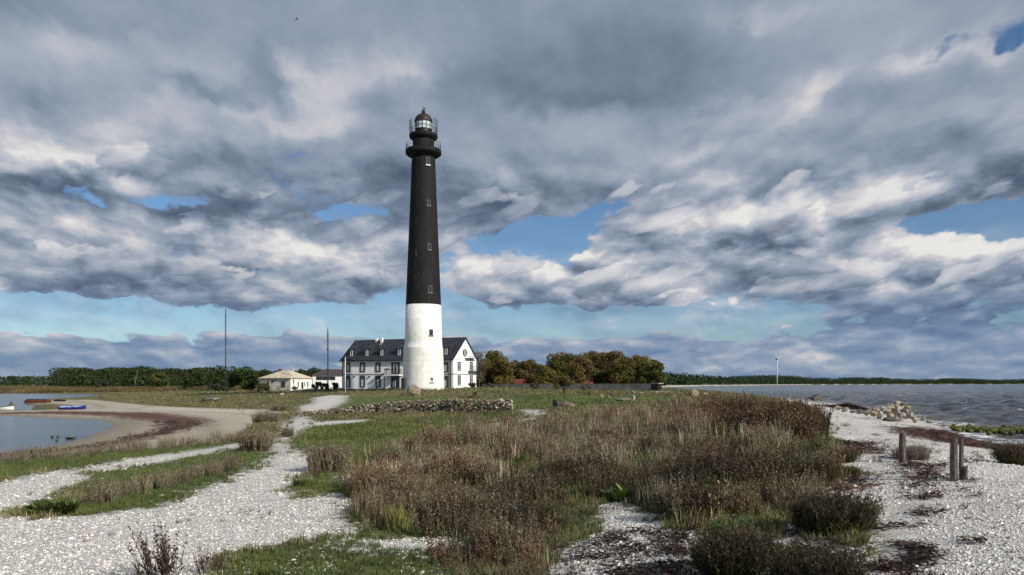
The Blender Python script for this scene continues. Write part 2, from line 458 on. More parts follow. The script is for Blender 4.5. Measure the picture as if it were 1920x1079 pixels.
def ground_poly(pts):
    """photo outline -> outline on the ground"""
    out = []
    for a, c in zip(pts, pts[1:] + pts[:1]):
        n = max(1, int(math.hypot(a[0] - c[0], a[1] - c[1]) / 60))
        for i in range(n):
            t = i / n
            v = ground_hit(a[0] + (c[0] - a[0]) * t, a[1] + (c[1] - a[1]) * t)
            out.append((v.x, v.y))
    return out

SHINGLE = [ground_poly(p) for p in [
    [(-300, 1300), (-300, 905), (0, 905), (110, 882), (165, 884), (160, 908), (60, 942), (40, 966), (130, 972), (300, 950), (400, 912),
     (490, 872), (515, 852), (500, 838), (530, 815), (520, 800), (555, 785), (565, 772), (560, 764), (590, 756), (590, 746), (620, 741.5),
     (650, 742), (646, 755), (625, 765), (592, 775), (575, 785), (598, 793), (570, 808), (548, 822), (542, 840), (570, 850), (592, 862),
     (600, 880), (560, 905), (532, 920), (560, 932), (640, 925), (665, 945), (640, 970), (660, 1000), (520, 1020), (420, 1042), (400, 1062), (380, 1100), (380, 1300)],
    [(130, 880), (230, 862), (330, 850), (460, 830), (470, 836), (330, 862), (200, 885)],
    [(860, 808), (900, 798), (960, 790), (1000, 783), (985, 775), (975, 769), (1020, 770), (1026, 777), (1000, 790), (930, 803), (870, 813)],
    [(1540, 768), (1560, 764), (1620, 768), (1700, 783), (1800, 810), (1870, 832), (1990, 862), (2300, 950), (2400, 1300), (1640, 1300),
     (1630, 1079), (1650, 1000), (1640, 960), (1570, 940), (1540, 930), (1560, 912), (1590, 895), (1550, 880), (1545, 865), (1640, 852), (1600, 836),
     (1545, 830), (1548, 800)],
    [(1125, 950), (1170, 938), (1205, 962), (1290, 990), (1310, 1020), (1340, 1079), (1340, 1300), (980, 1300), (1030, 1079), (1050, 1030), (1115, 1000)],
    [(1430, 1020), (1480, 1005), (1520, 965), (1600, 945), (1640, 1000), (1600, 1100), (1560, 1300), (1400, 1300), (1420, 1090)],
    [(640, 892), (700, 880), (750, 870), (742, 884), (665, 906)],
    [(600, 1024), (700, 1010), (850, 1014), (900, 1028), (850, 1040), (700, 1040)],
    [(940, 893), (1015, 888), (1025, 905), (960, 915)],
    [(560, 797), (600, 791), (690, 787), (695, 790), (600, 800)],
]]
SAND = [ground_poly([(-400, 772), (0, 771), (110, 768), (160, 765), (100, 757), (66, 760), (50, 752), (100, 750), (170, 750), (240, 757), (330, 764),
                     (420, 767), (490, 768), (525, 772), (500, 785), (470, 800), (440, 818), (400, 830), (300, 840), (200, 846), (100, 852), (0, 860), (-400, 930), (-400, 780)]),
        ground_poly([(590, 755), (590, 746), (620, 741.5), (650, 742), (646, 752), (630, 758)]),
        ground_poly([(1625, 1130), (1650, 1050), (1655, 1000), (1675, 960), (1695, 925), (1745, 925), (1742, 960), (1722, 1000), (1735, 1050), (1725, 1130)])]
WRACK = [ground_poly(p) for p in [
    [(-300, 776), (0, 774), (100, 771.5), (200, 772), (310, 775), (392, 786), (385, 797), (330, 812), (260, 828), (150, 844), (0, 860), (-300, 900),
     (-300, 880), (0, 853), (150, 838), (240, 822), (290, 806), (300, 796), (260, 788), (180, 780), (80, 777), (-300, 778)],
    [(1690, 862), (1760, 872), (1770, 890), (1745, 905), (1745, 930), (1715, 935), (1722, 905), (1705, 885)],
    [(1660, 1110), (1675, 1060), (1720, 1030), (1745, 1035), (1720, 1075), (1700, 1110)],
    [(1660, 800), (1790, 806), (1900, 834), (1960, 850), (1960, 856), (1800, 836), (1690, 816)],
    [(1560, 830), (1650, 832), (1660, 850), (1560, 852)],
    [(1550, 905), (1610, 893), (1640, 912), (1580, 925)]]]
GREEN = [ground_poly(p) for p in [
    [(-300, 910), (-300, 895), (0, 860), (60, 850), (240, 843), (440, 832), (500, 826), (520, 845), (500, 866), (420, 903), (300, 945), (140, 968),
     (170, 905), (200, 885), (150, 878), (110, 880), (0, 902)],
    [(545, 842), (552, 815), (600, 798), (700, 785), (960, 776), (975, 785), (900, 797), (860, 806), (760, 830), (700, 865), (600, 852)],
    [(535, 915), (600, 880), (740, 885), (900, 870), (960, 900), (840, 960), (700, 920), (560, 930)],
    [(400, 1120), (430, 1048), (600, 1015), (700, 995), (880, 1005), (960, 1120)],
    [(1540, 858), (1560, 836), (1600, 832), (1655, 848), (1620, 862), (1560, 866)],
    [(960, 740), (1250, 742), (1280, 752), (1000, 770), (960, 762)],
    [(590, 756), (650, 745), (760, 745), (960, 748), (960, 765), (600, 775)]]]
def mask_of(P, polys, soft):
    """0..1 field, 0.5 on the outline, ramp as wide as soft (per point)"""
    out = np.zeros(len(P))
    for poly in polys:
        a = np.array(poly); lo = a.min(0) - 12; hi = a.max(0) + 12
        i = np.where((P[:, 0] > lo[0]) & (P[:, 0] < hi[0]) & (P[:, 1] > lo[1]) & (P[:, 1] < hi[1]))[0]
        if len(i) == 0: continue
        out[i] = np.maximum(out[i], np.clip(0.5 + sdist(P[i], poly) / soft[i] * 0.5, 0, 1))
    return out

# ------------------------------------------------------------------ the ground sheet
def polar(azs, rs, hfun):
    A, R = np.meshgrid(azs, rs)
    X = R * np.sin(A); Y = R * np.cos(A)
    P = np.stack([X.ravel(), Y.ravel()], 1)
    Z = hfun(P)
    nr, na = len(rs), len(azs)
    i = np.arange(nr - 1)[:, None] * na + np.arange(na - 1)[None, :]
    Fc = np.stack([i, i + 1, i + 1 + na, i + na], -1).reshape(-1, 4)
    return P, Z, Fc
D2R = math.pi / 180
azs = np.concatenate([np.arange(-180, -46, 3.0), np.arange(-46, 46, 0.16), np.arange(46, 181, 3.0)]) * D2R
rs = np.concatenate([[0.02, 1.5, 3.5], np.geomspace(5.0, 260, 520), np.geomspace(270, 15000, 90)])
P, Z, Fc = polar(azs, rs, height)
rr = np.hypot(P[:, 0], P[:, 1])
soft = 0.95 + 0.022 * rr
cm = np.stack([mask_of(P, SHINGLE, soft), mask_of(P, GREEN, soft), mask_of(P, WRACK, soft * 1.0), mask_of(P, SAND, soft)], 1)
ds_sea = sdist(P, MAIN)
far_beach = np.clip(1 - np.abs(ds_sea - 8) / 12, 0, 1) * (rr > 60)
near_beach = np.clip((16 - ds_sea) / 6, 0, 1) * (ds_sea > -3) * (P[:, 0] > 8) * (P[:, 1] < 110)
cm[:, 0] = np.maximum(cm[:, 0], np.maximum(far_beach, near_beach))
G_me = mesh_np('ground', np.column_stack([P, Z]), Fc, cm, smooth=True)

def pebble_tones(b, co, scale):
    v = b.vor(co, scale, 'F1')
    cell = b.sep(v.outputs['Color'])[0]
    return v, b.ramp(cell, [(0.0, (.24, .225, .21)), (0.08, (.48, .46, .43)), (0.45, (.65, .63, .60)), (0.8, (.76, .74, .71)), (1.0, (.84, .83, .81))])
def mat_ground():
    m, b = new_mat('ground_cover')
    p = pos(b)
    x, y, z = b.sep(p)
    flat = b.xyz(x, y, 0.0)
    a = b.n('ShaderNodeVertexColor'); a.layer_name = 'Col'
    mr, mg, mb = b.sep(a.outputs[0]); ms = a.outputs['Alpha']
    n_big = b.noise(flat, 0.35, 5, 0.6).outputs[0]
    n_mid = b.noise(flat, 1.7, 6, 0.62).outputs[0]
    n_fine = b.noise(flat, 9.0, 5, 0.65).outputs[0]
    n_tiny = b.noise(flat, 45.0, 3, 0.6).outputs[0]
    # dry pasture
    dry = b.ramp(n_mid, [(0.25, (.060, .056, .025)), (0.42, (.105, .10, .040)), (0.55, (.155, .138, .062)), (0.7, (.22, .19, .10))])
    dry = b.mix(b.smooth(n_big, 0.42, 0.62, 0.0, 0.75), dry, b.ramp(n_fine, [(0.3, (.060, .080, .022)), (0.7, (.12, .135, .045))]))
    # bare brown soil shows among the grass
    dry = b.mix(b.smooth(n_fine, 0.56, 0.68, 0, 0.6), dry, (.085, .060, .038, 1))
    green = b.ramp(n_fine, [(0.25, (.050, .068, .017)), (0.5, (.090, .120, .032)), (0.75, (.14, .165, .055))])
    green = b.mix(b.smooth(n_big, 0.45, 0.6, 0, 0.45), green, (.095, .095, .035, 1))
    # shingle: two sizes of stone, dark gaps
    v1, c1 = pebble_tones(b, flat, 24.0)
    v2, c2 = pebble_tones(b, flat, 60.0)
    big = b.smooth(b.noise(flat, 3.0, 3, 0.5).outputs[0], 0.48, 0.6)
    dist = b.math('MULTIPLY_ADD', big, b.math('SUBTRACT', v1.outputs['Distance'], v2.outputs['Distance']), v2.outputs['Distance'])
    sh = b.mix(big, c2, c1)
    sh = b.mix(b.smooth(dist, 0.50, 0.85, 0, 0.6), sh, (.07, .06, .05, 1))
    sh = b.mix(b.smooth(n_mid, 0.50, 0.75, 0, 0.35), sh, (.36, .31, .26, 1))
    sh = b.mix(b.smooth(b.noise(flat, .28, 5, .7).outputs[0], 0.52, 0.66, 0, 0.5), sh, (.30, .245, .20, 1))
    sand = b.ramp(n_fine, [(0.3, (.38, .34, .27)), (0.7, (.60, .555, .47))])
    sand = b.mix(b.smooth(n_mid, 0.58, 0.7, 0, 0.4), sand, (.16, .14, .09, 1))
    # strand lines on the sand follow the height of the water
    zl = b.math('MULTIPLY_ADD', b.math('SUBTRACT', n_mid, 0.5), 0.16, z)
    sl_ = b.math('ABSOLUTE', b.math('SUBTRACT', b.math('FRACT', b.math('MULTIPLY', zl, 7.0)), 0.5))
    sl_ = b.math('MULTIPLY', b.smooth(sl_, 0.13, 0.03), b.smooth(n_fine, 0.42, 0.56))
    sand = b.mix(b.math('MULTIPLY', sl_, 0.8), sand, (.10, .06, .042, 1))
    sand = b.mix(b.smooth(z, 0.55, 0.15, 0, .5), sand, (.25, .215, .155, 1))
    wr = b.ramp(b.math('MULTIPLY_ADD', n_tiny, .5, b.math('MULTIPLY', n_fine, .5)), [(0.35, (.036, .014, .011)), (0.65, (.17, .085, .065))])
    def edge(mask, n, amp, w=0.06):
        k = b.math('MULTIPLY_ADD', b.math('SUBTRACT', n, 0.5), amp, mask)
        return b.smooth(k, 0.5 - w, 0.5 + w)
    e_n = b.math('MULTIPLY_ADD', n_fine, 0.5, b.math('MULTIPLY', n_mid, 0.5))
    col = b.mix(edge(mg, e_n, 1.6, 0.12), dry, green)
    k_sh = edge(mr, e_n, 2.4, 0.05); k_sand = edge(ms, e_n, 1.2)
    col = b.mix(k_sand, col, sand)
    col = b.mix(k_sh, col, sh)
    # strand lines: seaweed lies in streaks
    st = b.noise(b.vmath('MULTIPLY', flat, (1.0, 1.0, 1)), 0.9, 6, 0.7, dist=0.6).outputs[0]
    k_w = edge(mb, b.math('MULTIPLY_ADD', st, 0.6, b.math('MULTIPLY', n_fine, 0.4)), 3.6, 0.05)
    col = b.mix(k_w, col, wr)
    # wet margin by the water, and the bed below it
    col = b.mix(b.smooth(z, 0.10, 0.02, 0, 0.55), col, (.07, .06, .045, 1))
    h1 = b.math('MULTIPLY', b.math('SUBTRACT', 1.0, dist), k_sh)
    hh = b.math('MULTIPLY_ADD', h1, 1.0, b.math('MULTIPLY', n_tiny, 0.7))
    finish(b, col, 0.88, hh, 0.8, 0.035, spec=0.25)
    return m
ground = tag(link('ground', G_me, mat_ground()), kind='structure')

# ------------------------------------------------------------------ water
def sea_height(P):
    r = np.hypot(P[:, 0], P[:, 1]); z = np.zeros(len(P))
    g = np.random.default_rng(3)
    for k in range(46):
        lam = 0.9 * (12 / 0.9) ** (k / 45); th = math.radians(-100 + g.normal() * 26)
        kx, ky = 2 * math.pi / lam * np.array([math.sin(th), math.cos(th)])
        ph = kx * P[:, 0] + ky * P[:, 1] + g.uniform(0, 6.28)
        fade = np.clip(1.4 - (r * 0.010) / (lam * 0.5), 0, 1)
        s = np.sin(ph + 0.6 * vnoise(P, lam * 3, k))
        z += 0.017 * lam ** 0.8 * (s + 0.35 * np.cos(2 * ph)) * fade
    return z * 1.2 * np.clip(sea_off(P) / 6, 0.15, 1)
def sea_off(P): return np.maximum(-sdist(P, MAIN), 0)
s_az = np.concatenate([np.arange(2, 46, 0.10), np.arange(46, 172, 3.0)]) * D2R
s_rs = np.concatenate([np.geomspace(24, 420, 460), np.geomspace(430, 18000, 60)])
sP, sZ, sF = polar(s_az, s_rs, sea_height)
soff = sea_off(sP)
S_me = mesh_np('sea', np.column_stack([sP, sZ]), sF, np.stack([np.clip(soff / 14, 0, 1), np.clip((sZ + .05) * 5, 0, 1), soff * 0], 1), smooth=True)
def mat_water(name, sea):
    m, b = new_mat(name)
    p = pos(b); x, y, z = b.sep(p)
    flat = b.xyz(x, y, 0.0)
    n1 = b.noise(b.vmath('MULTIPLY', flat, (0.55, 1.0, 1) if sea else (.6, 1, 1)), 2.2 if sea else 3.0, 5, 0.6).outputs[0]
    if sea:
        a = b.n('ShaderNodeVertexColor'); a.layer_name = 'Col'
        off, crest, _ = b.sep(a.outputs[0])
        big = b.noise(b.vmath('MULTIPLY', flat, (0.35, 1.0, 1)), 0.045, 4, 0.6).outputs[0]
        col = b.mix(b.smooth(big, 0.4, 0.65), (.022, .030, .038, 1), (.050, .047, .042, 1))
        col = b.mix(b.smooth(off, 0.9, 0.0, 0, 0.7), col, (.15, .13, .10, 1))
        # whitecaps and the wash along the shore
        fn = b.noise(b.vmath('MULTIPLY', flat, (0.28, 1.0, 1)), 0.42, 5, 0.62).outputs[0]
        f1 = b.math('MULTIPLY', b.smooth(fn, 0.635, 0.665), b.smooth(n1, 0.42, 0.55))
        wash = b.math('MULTIPLY', b.smooth(off, 0.30, 0.02), b.smooth(b.noise(flat, 0.9, 5, 0.65).outputs[0], 0.47, 0.56))
        foam = b.math('MAXIMUM', f1, wash)
        col = b.mix(foam, col, (.75, .76, .76, 1))
        rough = b.math('MULTIPLY_ADD', foam, 0.5, 0.20)
        finish(b, col, rough, n1, 0.9, 0.26, spec=0.5)
    else:
        big = b.noise(b.vmath('MULTIPLY', flat, (0.3, 1.0, 1)), 0.12, 4, 0.6).outputs[0]
        col = b.mix(b.smooth(big, 0.4, 0.65), (.030, .038, .055, 1), (.060, .062, .070, 1))
        finish(b, col, 0.16, n1, 0.7, 0.07, spec=0.45)
    return m
sea = tag(link('sea', S_me, mat_water('sea_water', True)), kind='structure')
l_az = np.arange(-120, -6, 2.0) * D2R
lP, lZ, lF = polar(l_az, np.geomspace(20, 480, 30), lambda P: np.zeros(len(P)))
lagoon = tag(link('lagoon', mesh_np('lagoon', np.column_stack([lP, lZ]), lF), mat_water('lagoon_water', False)), kind='structure')
# ------------------------------------------------------------------ mesh builder for solid things
class MB:
    def __init__(self): self.v = []; self.f = []; self.sm = []
    def add(self, vs, fs, smooth=False, M=None):
        o = len(self.v)
        self.v += [tuple(M @ Vector(q)) if M is not None else tuple(q) for q in vs]
        self.f += [[i + o for i in q] for q in fs]; self.sm += [smooth] * len(fs)
        return self
    def box(self, x0, x1, y0, y1, z0, z1, M=None):
        vs = [(x, y, z) for z in (z0, z1) for y in (y0, y1) for x in (x0, x1)]
        return self.add(vs, [(0, 2, 3, 1), (4, 5, 7, 6), (0, 1, 5, 4), (2, 6, 7, 3), (0, 4, 6, 2), (1, 3, 7, 5)], False, M)
    def prism(self, prof, x0, x1, M=None):
        """profile in (y, z), swept along x"""
        n = len(prof)
        vs = [(x0, y, z) for y, z in prof] + [(x1, y, z) for y, z in prof]
        fs = [list(range(n))[::-1], list(range(n, 2 * n))] + [[i, (i + 1) % n, (i + 1) % n + n, i + n] for i in range(n)]
        return self.add(vs, fs, False, M)
    def lathe(self, prof, seg=48, M=None, smooth=True, cap=True, a0=0.0, a1=2 * math.pi):
        """profile of (radius, z)"""
        full = abs(a1 - a0 - 2 * math.pi) < 1e-6
        m = seg if full else seg + 1
        vs = []; fs = []
        for r, z in prof:
            for k in range(m):
                a = a0 + (a1 - a0) * k / seg
                vs.append((r * math.cos(a), r * math.sin(a), z))
        for j in range(len(prof) - 1):
            for k in range(seg):
                k2 = (k + 1) % m
                fs.append([j * m + k, j * m + k2, (j + 1) * m + k2, (j + 1) * m + k])
        if cap and full:
            if prof[0][0] > 1e-4: fs.append(list(range(m))[::-1])
            if prof[-1][0] > 1e-4: fs.append([(len(prof) - 1) * m + k for k in range(m)])
        return self.add(vs, fs, smooth, M)
    def tube(self, pts, r, seg=6, M=None, r1=None, smooth=True):
        pts = [Vector(p) for p in pts]; n = len(pts); vs = []; fs = []
        for i, p in enumerate(pts):
            t = (pts[min(i + 1, n - 1)] - pts[max(i - 1, 0)]).normalized()
            u = t.orthogonal().normalized() if abs(t.z) < 0.99 else Vector((1, 0, 0))
            u = (u - t * u.dot(t)).normalized(); w = t.cross(u)
            rr_ = r if r1 is None else r + (r1 - r) * i / (n - 1)
            for k in range(seg):
                a = 2 * math.pi * k / seg
                vs.append(tuple(p + (u * math.cos(a) + w * math.sin(a)) * rr_))
        for i in range(n - 1):
            for k in range(seg):
                fs.append([i * seg + k, i * seg + (k + 1) % seg, (i + 1) * seg + (k + 1) % seg, (i + 1) * seg + k])
        fs.append(list(range(seg))[::-1]); fs.append([(n - 1) * seg + k for k in range(seg)])
        return self.add(vs, fs, smooth, M)
    def ring(self, R, z, r, seg=40, M=None):
        vs = []; fs = []; q = 4
        for k in range(seg):
            a = 2 * math.pi * k / seg
            for j in range(q):
                b_ = 2 * math.pi * j / q
                vs.append(((R + r * math.cos(b_)) * math.cos(a), (R + r * math.cos(b_)) * math.sin(a), z + r * math.sin(b_)))
        for k in range(seg):
            for j in range(q):
                fs.append([k * q + j, ((k + 1) % seg) * q + j, ((k + 1) % seg) * q + (j + 1) % q, k * q + (j + 1) % q])
        return self.add(vs, fs, False, M)
    def build(self, name, mats, parent=None, loc=None, rz=0.0):
        me = bpy.data.meshes.new(name)
        me.from_pydata(self.v, [], self.f)
        me.polygons.foreach_set('use_smooth', self.sm)
        bm = bmesh.new(); bm.from_mesh(me); bmesh.ops.recalc_face_normals(bm, faces=bm.faces); bm.to_mesh(me); bm.free()
        me.update()
        return link(name, me, mats, parent, loc, rz)

def part(name, mats, parent, fn):
    m = MB(); fn(m); return m.build(name, mats, parent)

# ------------------------------------------------------------------ building materials
def mat_tower_black():
    m, b = new_mat('black_tower_paint')
    tc = obj_co(b); x, y, z = b.sep(tc)
    n = b.noise(b.vmath('MULTIPLY', tc, (1, 1, .25)), 1.3, 7, 0.65).outputs[0]
    col = b.ramp(n, [(0.3, (.0070, .0066, .0070)), (0.7, (.017, .016, .0165))])
    # chipped vertical seam and drip marks
    ang = b.math('ARCTAN2', y, x)
    near = b.math('ABSOLUTE', b.math('ADD', ang, 1.93))
    ch = b.math('MULTIPLY', b.smooth(near, 0.055, 0.015), b.smooth(b.noise(tc, 1.6, 5, 0.75).outputs[0], 0.56, 0.62))
    col = b.mix(ch, col, (.20, .19, .18, 1))
    runs = b.noise(b.vmath('MULTIPLY', tc, (2.2, 2.2, .10)), 1.6, 6, 0.7).outputs[0]
    col = b.mix(b.smooth(runs, 0.56, 0.74, 0, .7), col, (.045, .040, .037, 1))
    # courses of brick, barely legible
    fr = b.math('FRACT', b.math('MULTIPLY', z, 1.1))
    col = b.mix(b.smooth(fr, 0.06, 0.0, 0, .5), col, (.006, .005, .005, 1))
    finish(b, col, 0.75, n, 0.25, 0.03, spec=0.2)
    return m
def mat_tower_white():
    m, b = new_mat('white_tower_paint')
    tc = obj_co(b); x, y, z = b.sep(tc)
    n = b.noise(tc, 0.8, 8, 0.65).outputs[0]
    n2 = b.noise(b.vmath('MULTIPLY', tc, (1.6, 1.6, .22)), 1.5, 6, 0.7).outputs[0]
    col = b.ramp(n, [(0.3, (.62, .61, .58)), (0.6, (.80, .80, .78))])
    col = b.mix(b.smooth(n2, 0.54, 0.70, 0, .7), col, (.50, .49, .46, 1))
    # pour joints in the lower jacket, pitting in the upper part
    fr = b.math('FRACT', b.math('MULTIPLY', b.math('ADD', z, b.math('MULTIPLY', n, .12)), 0.91))
    low = b.smooth(z, 7.5, 7.4)
    col = b.mix(b.math('MULTIPLY', low, b.smooth(fr, 0.07, 0.0, 0, .6)), col, (.30, .29, .28, 1))
    pit = b.smooth(b.vor(tc, 1.3, 'F1').outputs['Distance'], 0.09, 0.05)
    band = b.smooth(b.math('ABSOLUTE', b.math('SUBTRACT', z, 14.2)), 0.55, 0.15)
    spec_ = b.math('MULTIPLY', b.smooth(b.noise(tc, 3.2, 5, .7).outputs[0], 0.55, 0.66), b.math('MULTIPLY_ADD', band, .8, 0.12))
    col = b.mix(b.math('MAXIMUM', b.math('MULTIPLY', pit, .7), spec_), col, (.27, .26, .25, 1))
    finish(b, col, 0.8, n, 0.5, 0.04, spec=0.2)
    return m
def mat_roof(name, c, k=1.3):
    m, b = new_mat(name)
    tc = obj_co(b); x, y, z = b.sep(tc)
    n = b.noise(tc, 0.9, 6, 0.65).outputs[0]
    col = b.ramp(n, [(0.3, tuple(q * .75 for q in c)), (0.7, tuple(min(1, q * 1.35) for q in c))])
    fr = b.math('FRACT', b.math('MULTIPLY', x, k))
    ridge = b.smooth(b.math('ABSOLUTE', b.math('SUBTRACT', fr, .5)), 0.12, 0.0)
    col = b.mix(b.math('MULTIPLY', ridge, .25), col, tuple(q * .5 for q in c) + (1,))
    finish(b, col, 0.6, ridge, 0.5, 0.03, spec=0.25)
    return m
M_black = mat_tower_black(); M_white = mat_tower_white()
M_iron = mat_flat('black_iron', (.012, .011, .011), .5, .3)
M_dome = mat_flat('dark_dome_metal', (.022, .016, .014), .55, .3)
M_glass = mat_flat('dark_window_glass', (.02, .025, .03), .12, .2, spec=.6)
M_plaster = mat_flat('white_plaster', (.85, .86, .88), .85, .06, 0.7, bump=.3)
M_trim = mat_flat('white_trim', (.80, .80, .79), .6, .04)
M_grey = mat_flat('dark_grey_shutter', (.060, .062, .068), .6, .2)
M_midgrey = mat_flat('grey_band', (.16, .165, .175), .7, .15)
M_slate = mat_roof('dark_slate_roof', (.028, .032, .041))
M_lensglass = mat_flat('lantern_pane', (.55, .62, .66), .1, .1, spec=.7)
M_wood = mat_flat('weathered_wood', (.15, .13, .115), .9, .5, 14, bump=.8)
M_steel = mat_flat('galvanised_steel', (.22, .24, .26), .5, .2)

# ------------------------------------------------------------------ the lighthouse
TY = 143.0
ax = atY(794, 727, TY)
tz0 = H(ax.x, TY) - 0.15
def tz(py): return atY(794, py, TY).z - tz0            # height above the tower's foot
def tr(px_w, py):                                      # radius from a width in photo pixels at a row
    a = atY(794 - px_w / 2, py, TY); c = atY(794 + px_w / 2, py, TY)
    return (c.x - a.x) / 2
T = tag(empty('lighthouse', (ax.x, TY, tz0)), 'tall tapering lighthouse, black above and white below, rising in front of the white house', 'lighthouse')
part('lower_shaft', M_white, T, lambda m: m.lathe([(tr(79, 727), -0.6), (tr(78, 720), tz(722)), (tr(73.2, 653), tz(653.2)), (tr(73.2, 652), tz(652.4)), (tr(71.2, 652), tz(652)),
                                                   (tr(69.5, 640), tz(640)), (tr(66.2, 573), tz(573))], 72))
shaft = part('upper_shaft', M_black, T, lambda m: m.lathe([(tr(66.1, 573), tz(573) + .003), (tr(66, 572.6), tz(572.6)), (tr(60, 500), tz(500)), (tr(55, 440), tz(440)), (tr(50, 380), tz(380)),
                                                   (tr(44.5, 305), tz(305)), (tr(43.6, 297), tz(297))], 72))
def gal(m, rows):
    m.lathe([(tr(w, y), tz(y)) for w, y in rows], 64, smooth=False)
part('lower_gallery', M_black, T, lambda m: gal(m, [(44, 297), (50, 295), (60, 292.5), (66.5, 290), (67.2, 288), (67.2, 283.5), (66, 282.6)]))
part('watch_room', M_black, T, lambda m: gal(m, [(40.6, 283), (40.2, 264), (44, 263), (50, 260.5), (53.3, 258), (53.3, 254), (52, 253.4)]))
part('lantern_wall', M_iron, T, lambda m: gal(m, [(30, 254), (30, 245.5), (32, 245), (32, 244)]))
part('lantern_glazing', M_lensglass, T, lambda m: m.lathe([(tr(29.5, 244), tz(244) + .004), (tr(29.5, 229), tz(229) - .004)], 12, smooth=False))
def bars(m):
    R = tr(29.5, 240) + .04; z0, z1 = tz(244), tz(229)
    for k in range(12):
        a = 2 * math.pi * k / 12
        m.tube([(R * math.cos(a), R * math.sin(a), z0), (R * math.cos(a), R * math.sin(a), z1)], .045, 4)
    m.ring(R, (z0 + z1) / 2, .03, 36)
part('glazing_bars', M_iron, T, bars)
def dome(m):
    z0 = tz(229.2); R = tr(32.5, 228); h = tz(215.5) - z0
    m.lathe([(R * 1.05, z0), (R * 1.05, z0 + .18)] + [(R * math.cos(t) * (1 if t < 1.4 else 1), z0 + .2 + h * math.sin(t)) for t in np.linspace(0.05, 1.45, 12)] + [(.02, z0 + .2 + h)], 24, smooth=False)
part('dome', M_dome, T, dome)
def ventball(m):
    z0 = tz(215.6)
    m.lathe([(tr(4, 215), z0 - .1), (tr(4, 215), z0 + .25), (tr(7, 213), z0 + .3), (tr(7, 213), z0 + .7), (tr(5, 212), z0 + .85), (.02, z0 + .9)], 16)
part('vent_ball', M_dome, T, ventball)
def vane(m):
    z0 = tz(212); z1 = tz(198)
    m.tube([(0, 0, z0), (0, 0, z1)], .035, 5, r1=.02)
    m.box(-.32, .18, -.02, .02, z1 - .75, z1 - .69); m.box(.05, .30, -.02, .02, z1 - .80, z1 - .45); m.box(-.12, .0, -.02, .02, z1 - .5, z1 - .28)
    m.box(-.02, .02, -.28, .28, z1 - 1.05, z1 - 1.0); m.box(-.28, .28, -.02, .02, z1 - 1.0, z1 - .95)
part('weather_vane', M_iron, T, vane)
def rail(m, wid, y0, y1, n, nr):
    R = tr(wid, y0); z0, z1 = tz(y0), tz(y1)
    for k in range(n):
        a = 2 * math.pi * k / n
        m.tube([(R * math.cos(a), R * math.sin(a), z0), (R * math.cos(a), R * math.sin(a), z1)], .028, 4)
    for j in range(nr):
        m.ring(R, z1 - (z1 - z0) * .5 * j, .032, 48)
part('lower_railing', M_iron, T, lambda m: rail(m, 65, 283, 270.5, 30, 2))
part('upper_railing', M_iron, T, lambda m: rail(m, 50, 254, 243, 24, 2))
def cage(m, a0):
    R = tr(52, 240); z0, z1 = tz(254), tz(227)
    for a0 in (a0,):
        for k in range(-3, 4):
            a = a0 + k * .21
            m.tube([(R * math.cos(a), R * math.sin(a), z0 if k % 3 == 0 else tz(245)), (R * math.cos(a), R * math.sin(a), z1)], .03, 4)
        for z in (z1, (z1 + tz(245)) / 2, tz(245)):
            for k in range(-3, 3):
                a, c = a0 + k * .21, a0 + (k + 1) * .21
                m.tube([(R * math.cos(a), R * math.sin(a), z), (R * math.cos(c), R * math.sin(c), z)], .03, 4)
        m.tube([(R * math.cos(a0), R * math.sin(a0), z1), (R * .62 * math.cos(a0), R * .62 * math.sin(a0), z1 + .25)], .03, 4)
part('sun_screen', M_iron, T, lambda m: cage(m, math.pi))
part('sun_screen', M_iron, T, lambda m: cage(m, 0.0))
part('lens', M_trim, T, lambda m: m.lathe([(.3, tz(243.5)), (.75, tz(241)), (.9, tz(236.5)), (.75, tz(232)), (.3, tz(230))], 16))
def tower_window(py0, py1, px, w, white_sill, mat_f, R):
    """small window following the tower's round wall"""
    zc0, zc1 = tz(py1), tz(py0)
    a = math.asin(max(-1, min(1, (atY(px, py0, TY).x - ax.x) / R)))
    M = Matrix.Rotation(a, 4, 'Z')
    wd = w / 2
    f = part('window', mat_f, T, lambda m: (m.box(-wd, -wd + .12, -R - .09, -R + .3, zc0, zc1, M), m.box(wd - .12, wd, -R - .09, -R + .3, zc0, zc1, M),
                                            m.box(-wd + .12, wd - .12, -R - .09, -R + .3, zc1 - .14, zc1, M)))
    part('pane', M_glass, f, lambda m: m.box(-wd + .12, wd - .12, -R - .03, -R + .28, zc0, zc1 - .14, M))
    part('sill', M_plaster if white_sill else M_midgrey, f, lambda m: m.box(-wd - .08, wd + .08, -R - .20, -R + .25, zc0 - .16, zc0, M))
M_win = mat_flat('window_surround', (.085, .085, .09), .7, .3)
tower_window(301, 315, 804.5, .75, True, M_win, tr(45.0, 306))
tower_window(380.5, 391, 806, .7, False, M_win, tr(50.2, 386))
tower_window(461, 473, 808, .70, False, M_win, tr(57.0, 468))
tower_window(539, 552, 809.5, .75, False, M_win, tr(63.5, 546))
tower_window(620, 631, 811.5, .75, False, M_win, tr(68.6, 626))
tower_window(707, 717, 813, .70, False, M_trim, tr(76.8, 711))
def tdoor(m):
    R = tr(78.4, 720); M = Matrix.Rotation(math.radians(-62), 4, 'Z')
    m.box(-.75, .75, -R - .25, -R + .5, tz(729), tz(709), M); 
dr = part('door', M_iron, T, tdoor)

